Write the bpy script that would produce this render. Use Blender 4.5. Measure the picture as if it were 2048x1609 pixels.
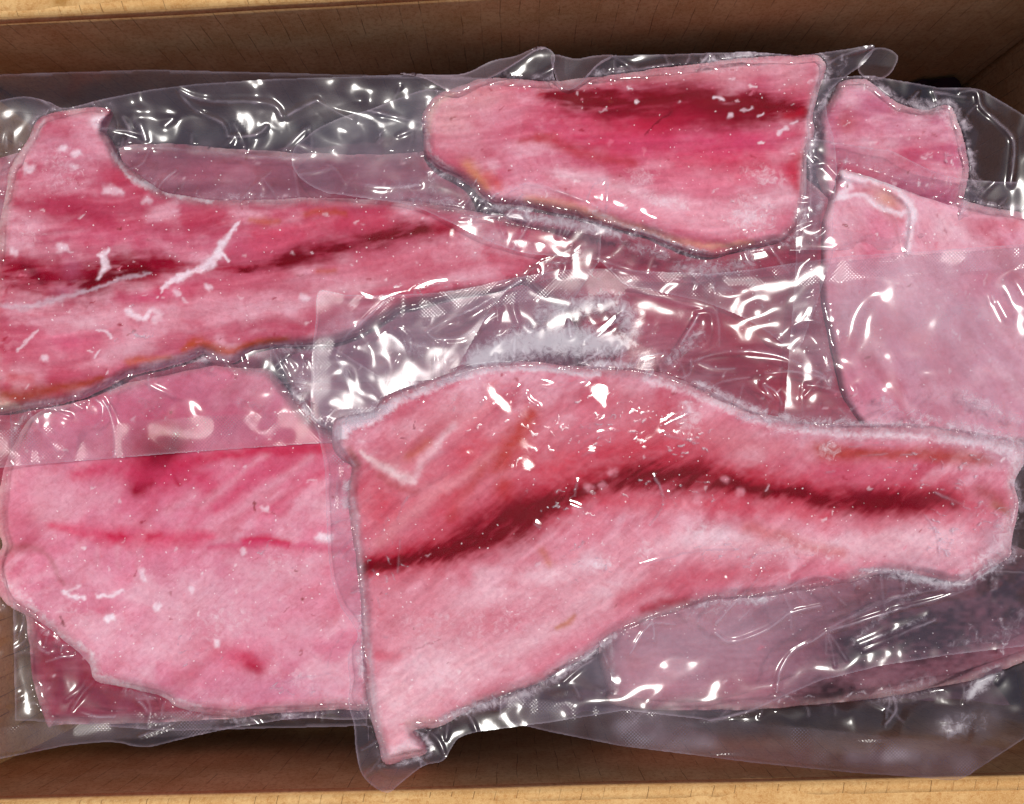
import bpy, math
import numpy as np

# ------------------------------------------------------------------ scene, camera, light
sc = bpy.context.scene
for o in list(bpy.data.objects):
    bpy.data.objects.remove(o)
COL = sc.collection
S = 0.00018                      # metres per design unit
F, CX, CY, D = 1450.0, 1024.0, 804.5, 1450.0
TILT = math.atan((860 - CY) / F)

cam = bpy.data.cameras.new('camera')
cam.sensor_fit = 'HORIZONTAL'; cam.sensor_width = 36.0; cam.lens = F / 2048 * 36.0
cam.clip_start = 0.01; cam.clip_end = 200
co = bpy.data.objects.new('camera', cam); COL.objects.link(co)
co.location = (0, 0, D * S); co.rotation_euler = (TILT, 0, 0)
sc.camera = co

SUN_EL, SUN_AZ = 81.2, 40.0       # elevation; azimuth clockwise from the box's back (+y)
w = bpy.data.worlds.new('World'); sc.world = w; w.use_nodes = True
nt = w.node_tree
sky = nt.nodes.new('ShaderNodeTexSky'); sky.sky_type = 'NISHITA'; sky.sun_disc = False
sky.sun_elevation = math.radians(SUN_EL); sky.sun_rotation = math.radians(SUN_AZ)
bg = nt.nodes['Background']; bg.inputs['Strength'].default_value = 0.065
nt.links.new(sky.outputs[0], bg.inputs[0])
sun = bpy.data.lights.new('sun', 'SUN'); sun.energy = 3.7; sun.angle = math.radians(0.5)
sun.color = (1.0, 0.96, 0.90)
so = bpy.data.objects.new('sun', sun); COL.objects.link(so)
so.rotation_euler = (math.radians(-(90 - SUN_EL)), 0, math.radians(-SUN_AZ))
so.location = (0, 1, 3)
sc.view_settings.view_transform = 'Standard'; sc.view_settings.look = 'None'
sc.view_settings.exposure = -0.06; sc.view_settings.gamma = 1.0
sc.render.engine = 'CYCLES'
sc.cycles.transparent_max_bounces = 24
sc.cycles.max_bounces = 10; sc.cycles.diffuse_bounces = 5; sc.cycles.glossy_bounces = 3
sc.cycles.caustics_reflective = False; sc.cycles.caustics_refractive = False
sc.cycles.use_denoising = True

# ------------------------------------------------------------------ numeric helpers
def lin(c):
    c = np.asarray(c, float) / 255.0
    return np.where(c <= 0.04045, c / 12.92, ((c + 0.055) / 1.055) ** 2.4)

def unproj(u, v, z):
    dx = (u - CX) / F; dy = -(v - CY) / F
    c, s = math.cos(TILT), math.sin(TILT)
    wy = dy * c + s; wz = dy * s - c
    t = (z - D) / wz
    return dx * t, wy * t

_rng = np.random.RandomState(7)
_TAB = _rng.rand(8, 256, 256)
def vnoise(x, y, seed=0):
    T = _TAB[seed % 8]
    x = np.asarray(x, float) + seed * 17.3; y = np.asarray(y, float) + seed * 9.1
    xi = np.floor(x).astype(int); yi = np.floor(y).astype(int)
    fx = x - xi; fy = y - yi
    fx = fx * fx * (3 - 2 * fx); fy = fy * fy * (3 - 2 * fy)
    x0 = xi & 255; x1 = (xi + 1) & 255; y0 = yi & 255; y1 = (yi + 1) & 255
    return (T[x0, y0] * (1 - fx) + T[x1, y0] * fx) * (1 - fy) + (T[x0, y1] * (1 - fx) + T[x1, y1] * fx) * fy
def fbm(x, y, seed=0, octv=4):
    a, s, n = 0.5, 0.0, 0.0
    for i in range(octv):
        s = s + a * vnoise(x, y, seed + i * 3); n += a
        x = x * 2.03; y = y * 2.03; a *= 0.5
    return s / n * 2 - 1                       # about -1..1

def sstep(a, b, x):
    t = np.clip((x - a) / (b - a), 0, 1); return t * t * (3 - 2 * t)

def spline(P, closed=False, sub=5):
    P = np.asarray(P, float)
    if closed:                                     # extra points near the ends of long sides keep corners tight
        Q = []
        for i in range(len(P)):
            a, b = P[i], P[(i + 1) % len(P)]; L = np.linalg.norm(b - a); Q.append(a)
            if L > 90: Q += [a + (b - a) * 22 / L, b - (b - a) * 22 / L]
        P = np.array(Q)
    n = len(P); out = []
    rng = range(n) if closed else range(n - 1)
    for i in rng:
        if closed:
            p0, p1, p2, p3 = P[i - 1], P[i], P[(i + 1) % n], P[(i + 2) % n]
        else:
            p0, p1, p2, p3 = P[max(i - 1, 0)], P[i], P[i + 1], P[min(i + 2, n - 1)]
        for k in range(sub):
            t = k / sub
            out.append(0.5 * (2 * p1 + (p2 - p0) * t + (2 * p0 - 5 * p1 + 4 * p2 - p3) * t * t + (3 * p1 - p0 - 3 * p2 + p3) * t ** 3))
    if not closed: out.append(P[-1])
    return np.array(out)

# working raster
U0, V0, ST = -170, -130, 2.0
NX, NY = int((2240 - U0) / ST), int((1740 - V0) / ST)
RU, RV = np.meshgrid(U0 + ST * np.arange(NX), V0 + ST * np.arange(NY))     # [NY,NX]

def samp(A, u, v):
    x = np.clip((np.asarray(u) - U0) / ST, 0, NX - 1.001); y = np.clip((np.asarray(v) - V0) / ST, 0, NY - 1.001)
    xi = x.astype(int); yi = y.astype(int); fx = x - xi; fy = y - yi
    return (A[yi, xi] * (1 - fx) + A[yi, xi + 1] * fx) * (1 - fy) + (A[yi + 1, xi] * (1 - fx) + A[yi + 1, xi + 1] * fx) * fy

def boxblur(A, r, n=2):
    for _ in range(n):
        for ax in (0, 1):
            B = np.pad(A, [(r + 1, r) if k == ax else (0, 0) for k in (0, 1)], mode='edge')
            Cm = np.cumsum(B, axis=ax)
            if ax == 0: A = (Cm[2 * r + 1:] - Cm[:-2 * r - 1]) / (2 * r + 1)
            else: A = (Cm[:, 2 * r + 1:] - Cm[:, :-2 * r - 1]) / (2 * r + 1)
    return A

def win(u0, u1, v0, v1):
    i0 = int(np.clip((u0 - U0) // ST, 0, NX)); i1 = int(np.clip((u1 - U0) // ST + 2, 0, NX))
    j0 = int(np.clip((v0 - V0) // ST, 0, NY)); j1 = int(np.clip((v1 - V0) // ST + 2, 0, NY))
    return slice(j0, j1), slice(i0, i1)

def sdf(poly, R=120.0):
    """signed distance on the raster (inside positive), capped at R"""
    dist = np.full((NY, NX), R)
    n = len(poly)
    inside = np.zeros((NY, NX), bool)
    for i in range(n):
        a, b = poly[i], poly[(i + 1) % n]
        s = win(min(a[0], b[0]) - R, max(a[0], b[0]) + R, min(a[1], b[1]) - R, max(a[1], b[1]) + R)
        x, y = RU[s], RV[s]
        d = b - a; L = max(d @ d, 1e-9)
        t = np.clip(((x - a[0]) * d[0] + (y - a[1]) * d[1]) / L, 0, 1)
        dist[s] = np.minimum(dist[s], np.hypot(x - a[0] - t * d[0], y - a[1] - t * d[1]))
        lo, hi = min(a[1], b[1]), max(a[1], b[1])
        if hi > lo:
            j0 = max(int(math.ceil((lo - V0) / ST)), 0); j1 = min(int(math.ceil((hi - V0) / ST)), NY)
            for j in range(j0, j1):
                yy = V0 + j * ST
                if lo <= yy < hi:
                    xx = a[0] + (yy - a[1]) / d[1] * d[0]
                    k = int(np.clip(math.ceil((xx - U0) / ST), 0, NX))
                    inside[j, k:] ^= True
    return np.where(inside, dist, -dist)

def strokefield(U, V, pts, power=2.0, sp=True):
    """0..1 falloff round a polyline of (u, v, width)"""
    P = spline(pts, sub=4) if (sp and len(pts) > 2) else np.asarray(pts, float)
    out = np.zeros(U.shape)
    for i in range(len(P) - 1):
        a, b = P[i], P[i + 1]
        wm = max(a[2], b[2]) * (3.2 if power <= 2 else 1.8)
        m = (U > min(a[0], b[0]) - wm) & (U < max(a[0], b[0]) + wm) & (V > min(a[1], b[1]) - wm) & (V < max(a[1], b[1]) + wm)
        if not m.any(): continue
        x, y = U[m], V[m]
        d = b[:2] - a[:2]; L = max(d @ d, 1e-9)
        t = np.clip(((x - a[0]) * d[0] + (y - a[1]) * d[1]) / L, 0, 1)
        wd = np.maximum(a[2] + (b[2] - a[2]) * t, 0.5)
        q = np.hypot(x - a[0] - t * d[0], y - a[1] - t * d[1]) / wd
        out[m] = np.maximum(out[m], np.exp(-q ** power))
    return out

# ------------------------------------------------------------------ node helpers
def mat(name):
    m = bpy.data.materials.new(name); m.use_nodes = True
    n = m.node_tree; n.nodes.clear()
    out = n.nodes.new('ShaderNodeOutputMaterial')
    return m, n, out
def N(n, typ, **kw):
    x = n.nodes.new(typ)
    for k, v in kw.items():
        if k.startswith('i_'):
            key = k[2:].replace('_', ' ')
            x.inputs[key].default_value = v
        else: setattr(x, k, v)
    return x
def math_(n, op, a, b=None, clamp=False):
    x = n.nodes.new('ShaderNodeMath'); x.operation = op; x.use_clamp = clamp
    for i, s in enumerate((a, b)):
        if s is None: continue
        if isinstance(s, (int, float)): x.inputs[i].default_value = s
        else: n.links.new(s, x.inputs[i])
    return x.outputs[0]
def mixc(n, fac, a, b, mode='MIX'):
    x = n.nodes.new('ShaderNodeMix'); x.data_type = 'RGBA'; x.blend_type = mode
    for i, s in ((0, fac), (6, a), (7, b)):
        if isinstance(s, (int, float)): x.inputs[i].default_value = s
        elif isinstance(s, tuple): x.inputs[i].default_value = s
        else: n.links.new(s, x.inputs[i])
    return x.outputs[2]
def maprange(n, v, a, b, c=0.0, d=1.0, smooth=True):
    x = n.nodes.new('ShaderNodeMapRange'); x.interpolation_type = 'SMOOTHSTEP' if smooth else 'LINEAR'
    n.links.new(v, x.inputs[0])
    for i, s in ((1, a), (2, b), (3, c), (4, d)): x.inputs[i].default_value = s
    return x.outputs[0]
def noise(n, vec, scale, detail=3.0, rough=0.55, dist=0.0):
    x = n.nodes.new('ShaderNodeTexNoise'); x.inputs['Scale'].default_value = scale
    x.inputs['Detail'].default_value = detail; x.inputs['Roughness'].default_value = rough
    x.inputs['Distortion'].default_value = dist
    n.links.new(vec, x.inputs['Vector']); return x.outputs[0]
def attr(n, name):
    x = n.nodes.new('ShaderNodeAttribute'); x.attribute_name = name; return x
def rgba(c): 
    l = lin(c); return (float(l[0]), float(l[1]), float(l[2]), 1.0)

# ------------------------------------------------------------------ materials
def make_flesh():
    m, n, out = mat('frozen_flesh')
    uv = N(n, 'ShaderNodeUVMap', uv_map='UVMap').outputs[0]          # 1 uv unit = 100 design units
    c = attr(n, 'Col').outputs['Color']
    fr = attr(n, 'frost').outputs['Fac']
    n1 = noise(n, uv, 9, 4, 0.6, 0.5)
    n2 = noise(n, uv, 3.2, 4, 0.6, 0.6)
    n3 = noise(n, uv, 45, 2, 0.5)
    c = mixc(n, math_(n, 'MULTIPLY', maprange(n, n1, 0.4, 0.75), 0.35), c, mixc(n, 1.0, c, (1.22, 1.42, 1.36, 1), 'MULTIPLY'))
    c = mixc(n, math_(n, 'MULTIPLY', maprange(n, n1, 0.5, 0.25), 0.5), c, mixc(n, 1.0, c, (0.84, 0.70, 0.74, 1), 'MULTIPLY'))
    c = mixc(n, math_(n, 'MULTIPLY', maprange(n, n2, 0.55, 0.25), 0.22), c, mixc(n, 1.0, c, rgba((235, 150, 160)), 'MULTIPLY'))
    c = mixc(n, math_(n, 'MULTIPLY', maprange(n, n3, 0.5, 0.8), 0.45), c, mixc(n, 1.0, c, (1.15, 1.3, 1.25, 1), 'MULTIPLY'))
    # fine muscle fibres running along the fillet
    gr = N(n, 'ShaderNodeUVMap', uv_map='Grain').outputs[0]
    mp = N(n, 'ShaderNodeMapping'); mp.inputs['Scale'].default_value = (2.2, 17.0, 1.0); n.links.new(gr, mp.inputs['Vector'])
    f1 = noise(n, mp.outputs[0], 1.0, 4, 0.62, 0.4)
    mp2 = N(n, 'ShaderNodeMapping'); mp2.inputs['Scale'].default_value = (1.0, 5.0, 1.0); n.links.new(gr, mp2.inputs['Vector'])
    f2 = noise(n, mp2.outputs[0], 1.0, 3, 0.6, 0.8)
    msk = maprange(n, noise(n, uv, 0.9, 3), 0.35, 0.65, 0.25, 1.0)
    c = mixc(n, math_(n, 'MULTIPLY', maprange(n, f1, 0.52, 0.72), math_(n, 'MULTIPLY', msk, 0.40)), c, mixc(n, 1.0, c, (1.18, 1.42, 1.36, 1), 'MULTIPLY'))
    c = mixc(n, math_(n, 'MULTIPLY', maprange(n, f1, 0.48, 0.28), math_(n, 'MULTIPLY', msk, 0.40)), c, mixc(n, 1.0, c, (0.86, 0.66, 0.70, 1), 'MULTIPLY'))
    c = mixc(n, math_(n, 'MULTIPLY', maprange(n, f2, 0.55, 0.70), math_(n, 'MULTIPLY', msk, 0.35)), c, mixc(n, 1.0, c, (1.12, 1.34, 1.28, 1), 'MULTIPLY'))
    # frost, broken up by fine noise
    nf = noise(n, uv, 7, 8, 0.72, 0.8)
    ff = math_(n, 'ADD', fr, math_(n, 'MULTIPLY', math_(n, 'SUBTRACT', nf, 0.5), 1.5))
    ff = math_(n, 'MULTIPLY', maprange(n, ff, 0.2, 0.95), maprange(n, fr, 0.02, 0.2))
    c = mixc(n, math_(n, 'MULTIPLY', ff, 0.7), c, rgba((236, 224, 232)))
    # scattered frost crystals
    vo = N(n, 'ShaderNodeTexVoronoi'); vo.inputs['Scale'].default_value = 11.0; vw = N(n, 'ShaderNodeVectorMath', operation='ADD'); n.links.new(uv, vw.inputs[0]); vn = N(n, 'ShaderNodeTexNoise'); vn.inputs['Scale'].default_value = 18; n.links.new(uv, vn.inputs['Vector']); vs_ = N(n, 'ShaderNodeVectorMath', operation='SCALE'); vs_.inputs['Scale'].default_value = 0.06; n.links.new(vn.outputs['Color'], vs_.inputs[0]); n.links.new(vs_.outputs[0], vw.inputs[1]); n.links.new(vw.outputs[0], vo.inputs['Vector'])
    sep = N(n, 'ShaderNodeSeparateColor'); n.links.new(vo.outputs['Color'], sep.inputs[0])
    rad = maprange(n, sep.outputs[0], 0.0, 1.0, 0.05, 0.20, False)
    dot = math_(n, 'LESS_THAN', vo.outputs['Distance'], rad)
    dot = math_(n, 'MULTIPLY', dot, math_(n, 'GREATER_THAN', sep.outputs[1], maprange(n, noise(n, uv, 1.1, 3), 0.35, 0.65, 0.97, 0.62)))
    c = mixc(n, math_(n, 'MULTIPLY', dot, 0.55), c, rgba((245, 235, 240)))
    p = N(n, 'ShaderNodeBsdfPrincipled')
    n.links.new(c, p.inputs['Base Color'])
    p.inputs['Roughness'].default_value = 0.7; p.inputs['Specular IOR Level'].default_value = 0.0
    p.inputs['Subsurface Weight'].default_value = 0.35
    p.inputs['Subsurface Radius'].default_value = (1.0, 0.35, 0.3)
    p.inputs['Subsurface Scale'].default_value = 0.0017
    b = N(n, 'ShaderNodeBump'); b.inputs['Strength'].default_value = 0.5; b.inputs['Distance'].default_value = 0.0004
    hh = math_(n, 'ADD', math_(n, 'MULTIPLY', n1, 0.6), math_(n, 'ADD', math_(n, 'MULTIPLY', n3, 0.3), math_(n, 'MULTIPLY', ff, 0.4)))
    n.links.new(hh, b.inputs['Height']); n.links.new(b.outputs[0], p.inputs['Normal'])
    n.links.new(p.outputs[0], out.inputs[0])
    return m

def make_film():
    m, n, out = mat('clear_plastic_film')
    uv = N(n, 'ShaderNodeUVMap').outputs[0]
    fr = attr(n, 'frost').outputs['Fac']; seal = attr(n, 'seal').outputs['Fac']
    hz = attr(n, 'haze').outputs['Fac']
    nf = noise(n, uv, 6, 7, 0.72, 1.0)
    ff = math_(n, 'ADD', fr, math_(n, 'MULTIPLY', math_(n, 'SUBTRACT', nf, 0.5), 1.7))
    ff = math_(n, 'MULTIPLY', maprange(n, ff, 0.15, 1.0), maprange(n, fr, 0.02, 0.3))
    nl = noise(n, uv, 1.6, 4, 0.6)
    milk = math_(n, 'MULTIPLY', hz, maprange(n, nl, 0.25, 0.75, 0.65, 1.35, False))
    # dust-fine specks
    sp = noise(n, uv, 60, 1, 0.5)
    milk = math_(n, 'ADD', milk, math_(n, 'MULTIPLY', maprange(n, sp, 0.68, 0.78), 0.10))
    sxy = N(n, 'ShaderNodeSeparateXYZ'); n.links.new(uv, sxy.inputs[0])
    dots = math_(n, 'MULTIPLY', math_(n, 'SINE', math_(n, 'MULTIPLY', sxy.outputs[0], 100 * 2 * math.pi / 7.0)), math_(n, 'SINE', math_(n, 'MULTIPLY', sxy.outputs[1], 100 * 2 * math.pi / 7.0)))
    patch = maprange(n, noise(n, uv, 0.9, 3), 0.46, 0.68)
    milk = math_(n, 'ADD', milk, math_(n, 'MULTIPLY', math_(n, 'MULTIPLY', seal, patch), math_(n, 'MULTIPLY', maprange(n, dots, -0.4, 1.0), 0.28)))  # glitter of the embossed bands painted as milky dots
    op = math_(n, 'ADD', milk, math_(n, 'MULTIPLY', ff, 0.72), True)
    tr = N(n, 'ShaderNodeBsdfTransparent'); tr.inputs[0].default_value = (0.985, 0.98, 0.985, 1)
    df = N(n, 'ShaderNodeBsdfDiffuse'); df.inputs[0].default_value = rgba((216, 198, 213))
    n.links.new(mixc(n, math_(n, 'MULTIPLY', ff, 0.9), rgba((216, 198, 213)), rgba((242, 238, 244))), df.inputs[0])
    tl = N(n, 'ShaderNodeBsdfTranslucent'); tl.inputs[0].default_value = rgba((216, 198, 213))
    mdt = N(n, 'ShaderNodeMixShader'); mdt.inputs[0].default_value = 0.45
    n.links.new(df.outputs[0], mdt.inputs[1]); n.links.new(tl.outputs[0], mdt.inputs[2])
    base = N(n, 'ShaderNodeMixShader'); n.links.new(op, base.inputs[0])
    n.links.new(tr.outputs[0], base.inputs[1]); n.links.new(mdt.outputs[0], base.inputs[2])
    # relief: crinkle everywhere, woven embossing on the seal bands
    wv = []
    sepx = N(n, 'ShaderNodeSeparateXYZ'); n.links.new(uv, sepx.inputs[0])
    sx = math_(n, 'SINE', math_(n, 'MULTIPLY', sepx.outputs[0], 100 * 2 * math.pi / 7.0))
    sy = math_(n, 'SINE', math_(n, 'MULTIPLY', sepx.outputs[1], 100 * 2 * math.pi / 7.0))
    emb = math_(n, 'MULTIPLY', math_(n, 'MULTIPLY', sx, sy), seal)
    cr1 = noise(n, uv, 5, 3, 0.6, 1.2); cr2 = noise(n, uv, 24, 3, 0.6)
    h = math_(n, 'ADD', math_(n, 'MULTIPLY', emb, 0.7),
              math_(n, 'ADD', math_(n, 'MULTIPLY', cr1, 0.12), math_(n, 'ADD', math_(n, 'MULTIPLY', cr2, 0.0), math_(n, 'MULTIPLY', ff, 0.3))))
    b = N(n, 'ShaderNodeBump'); b.inputs['Strength'].default_value = 1.0; b.inputs['Distance'].default_value = 0.00007
    n.links.new(h, b.inputs['Height'])
    gl = N(n, 'ShaderNodeBsdfAnisotropic') if False else N(n, 'ShaderNodeBsdfGlossy')
    gl.inputs['Color'].default_value = (1, 1, 1, 1); gl.distribution = 'BECKMANN'
    fish = attr(n, 'fish').outputs['Fac']
    n.links.new(math_(n, 'ADD', math_(n, 'SUBTRACT', 0.225, math_(n, 'MULTIPLY', fish, 0.10)), math_(n, 'MULTIPLY', ff, 0.2)), gl.inputs['Roughness'])
    n.links.new(b.outputs[0], gl.inputs['Normal'])
    g2 = N(n, 'ShaderNodeBsdfGlossy'); g2.inputs['Color'].default_value = (1, 1, 1, 1); g2.distribution = 'BECKMANN'; g2.inputs['Roughness'].default_value = 0.42
    n.links.new(b.outputs[0], g2.inputs['Normal'])
    gm = N(n, 'ShaderNodeMixShader'); n.links.new(math_(n, 'SUBTRACT', 0.26, math_(n, 'MULTIPLY', fish, 0.20)), gm.inputs[0])
    n.links.new(gl.outputs[0], gm.inputs[1]); n.links.new(g2.outputs[0], gm.inputs[2]); gl = gm
    fz = N(n, 'ShaderNodeFresnel'); fz.inputs['IOR'].default_value = 1.5
    fac = math_(n, 'MINIMUM', math_(n, 'MULTIPLY', fz.outputs[0], math_(n, 'SUBTRACT', 1.2, math_(n, 'MULTIPLY', fish, 0.78))), 0.25)
    mx = N(n, 'ShaderNodeMixShader'); n.links.new(fac, mx.inputs[0])
    n.links.new(base.outputs[0], mx.inputs[1]); n.links.new(gl.outputs[0], mx.inputs[2])
    n.links.new(mx.outputs[0], out.inputs[0])
    return m

def make_card():
    m, n, out = mat('kraft_cardboard')
    uv = N(n, 'ShaderNodeUVMap').outputs[0]          # u along, v up, 1 unit = 100 design units
    n1 = noise(n, uv, 1.3, 5, 0.6); n2 = noise(n, uv, 11, 5, 0.7); n3 = noise(n, uv, 40, 3, 0.65)
    c = mixc(n, maprange(n, n1, 0.3, 0.7), rgba((192, 144, 88)), rgba((212, 170, 114)))
    c = mixc(n, math_(n, 'MULTIPLY', maprange(n, n2, 0.42, 0.72), 0.7), c, rgba((164, 106, 52)))
    c = mixc(n, math_(n, 'MULTIPLY', maprange(n, n3, 0.45, 0.75), 0.55), c, rgba((226, 190, 138)))
    fl = attr(n, 'flute').outputs['Fac']
    sep = N(n, 'ShaderNodeSeparateXYZ'); n.links.new(uv, sep.inputs[0])
    wob = math_(n, 'MULTIPLY', math_(n, 'SUBTRACT', noise(n, uv, 0.9, 2), 0.5), 0.10)
    t = math_(n, 'DIVIDE', math_(n, 'ADD', sep.outputs[0], wob), 0.40)
    d = math_(n, 'ABSOLUTE', math_(n, 'SUBTRACT', math_(n, 'FRACT', t), 0.5))
    line = maprange(n, d, 0.030, 0.0)
    cmb = N(n, 'ShaderNodeCombineXYZ')
    n.links.new(math_(n, 'FLOOR', t), cmb.inputs[0]); n.links.new(math_(n, 'MULTIPLY', sep.outputs[1], 0.9), cmb.inputs[1])
    brk = maprange(n, noise(n, cmb.outputs[0], 1.7, 3), 0.38, 0.62)
    line = math_(n, 'MULTIPLY', math_(n, 'MULTIPLY', line, brk), fl)
    c = mixc(n, math_(n, 'MULTIPLY', line, 0.7), c, rgba((84, 46, 20)))
    st = attr(n, 'stain').outputs['Fac']
    c = mixc(n, math_(n, 'MULTIPLY', st, 0.8), c, rgba((140, 92, 24)))
    p = N(n, 'ShaderNodeBsdfPrincipled'); n.links.new(c, p.inputs['Base Color'])
    p.inputs['Roughness'].default_value = 0.85; p.inputs['Specular IOR Level'].default_value = 0.15
    b = N(n, 'ShaderNodeBump'); b.inputs['Strength'].default_value = 0.6; b.inputs['Distance'].default_value = 0.0004
    hh = math_(n, 'SUBTRACT', math_(n, 'ADD', math_(n, 'MULTIPLY', n2, 0.5), math_(n, 'MULTIPLY', n3, 0.5)), math_(n, 'MULTIPLY', line, 0.8))
    n.links.new(hh, b.inputs['Height']); n.links.new(b.outputs[0], p.inputs['Normal'])
    n.links.new(p.outputs[0], out.inputs[0])
    return m

def make_ground():
    m, n, out = mat('ground_concrete')
    tc = N(n, 'ShaderNodeTexCoord').outputs['Object']
    a = noise(n, tc, 6, 6); 
    c = mixc(n, maprange(n, a, 0.3, 0.7), rgba((120, 116, 110)), rgba((150, 145, 138)))
    p = N(n, 'ShaderNodeBsdfPrincipled'); n.links.new(c, p.inputs['Base Color']); p.inputs['Roughness'].default_value = 0.9
    n.links.new(p.outputs[0], out.inputs[0]); return m

def make_gap_shade():
    m, n, out = mat('gap_shade_dark')
    uv = N(n, 'ShaderNodeUVMap').outputs[0]
    a = noise(n, uv, 1.2, 5, 0.6)
    c = mixc(n, maprange(n, a, 0.3, 0.7), rgba((44, 26, 33)), rgba((74, 48, 58)))  # dark tones stand for the shade between the packs
    p = N(n, 'ShaderNodeBsdfPrincipled'); n.links.new(c, p.inputs['Base Color']); p.inputs['Roughness'].default_value = 0.9; p.inputs['Specular IOR Level'].default_value = 0.1
    n.links.new(p.outputs[0], out.inputs[0]); return m
GAP_SHADE = make_gap_shade()
FLESH, FILM, CARD, GROUND = make_flesh(), make_film(), make_card(), make_ground()

# ------------------------------------------------------------------ mesh building
def link(name, me, m, parent=None):
    me.materials.append(m)
    o = bpy.data.objects.new(name, me); COL.objects.link(o)
    if parent is not None: o.parent = parent
    return o

def build(name, co3, loops, sizes, smooth=True):
    """fast mesh from arrays"""
    me = bpy.data.meshes.new(name)
    me.vertices.add(len(co3)); me.vertices.foreach_set('co', np.ascontiguousarray(co3, np.float32).ravel())
    me.loops.add(len(loops)); me.loops.foreach_set('vertex_index', np.ascontiguousarray(loops, np.int32))
    starts = np.concatenate([[0], np.cumsum(sizes)[:-1]]).astype(np.int32)
    me.polygons.add(len(sizes)); me.polygons.foreach_set('loop_start', starts)
    me.update(calc_edges=True); me.validate()
    if smooth: me.polygons.foreach_set('use_smooth', np.ones(len(me.polygons), bool))
    return me

def fattr(me, name, arr):
    a = me.attributes.new(name, 'FLOAT', 'POINT'); a.data.foreach_set('value', np.ascontiguousarray(arr, np.float32))
def cattr(me, name, rgb):
    a = me.attributes.new(name, 'FLOAT_COLOR', 'POINT')
    r = np.ones((len(rgb), 4), np.float32); r[:, :3] = rgb
    a.data.foreach_set('color', r.ravel())
def uvmap(me, uv, name='UVMap'):
    l = me.uv_layers.new(name=name)
    vi = np.empty(len(me.loops), np.int32); me.loops.foreach_get('vertex_index', vi)
    l.data.foreach_set('uv', np.ascontiguousarray(uv[vi], np.float32).ravel())

def grid_in(sd, step, poly):
    """(u,v) lattice inside an outline with its border drawn onto the outline; quads"""
    lo = poly.min(0) - step - 12; hi = poly.max(0) + step + 12
    gu = np.arange(lo[0], hi[0], step); gv = np.arange(lo[1], hi[1], step)
    U, V = np.meshgrid(gu, gv)
    s = samp(sd, U, V)
    gx = (samp(sd, U + 2, V) - samp(sd, U - 2, V)) / 4; gy = (samp(sd, U, V + 2) - samp(sd, U, V - 2)) / 4
    g = np.maximum(np.hypot(gx, gy), 0.3)
    ok = s > -0.62 * step
    mv = ok & (np.abs(s) < 0.62 * step)
    U = np.where(mv, U - s * gx / g ** 2, U); V = np.where(mv, V - s * gy / g ** 2, V)
    q = ok[:-1, :-1] & ok[1:, :-1] & ok[:-1, 1:] & ok[1:, 1:]
    idx = np.arange(U.size).reshape(U.shape)
    f = np.stack([idx[1:, :-1][q], idx[1:, 1:][q], idx[:-1, 1:][q], idx[:-1, :-1][q]], 1)   # counter-clockwise from above
    used, inv = np.unique(f, return_inverse=True)
    return U.ravel()[used], V.ravel()[used], inv.reshape(-1, 4)

def world(u, v, z):
    x, y = unproj(u, v, z); return np.stack([x, y, np.broadcast_to(z, x.shape)], 1) * S

def border_loop(f):
    e = np.concatenate([f[:, [0, 1]], f[:, [1, 2]], f[:, [2, 3]], f[:, [3, 0]]])
    k = np.sort(e, 1); key = k[:, 0].astype(np.int64) * 10 ** 8 + k[:, 1]
    _, i, c = np.unique(key, return_index=True, return_counts=True)
    return e[i[c == 1]]

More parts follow.
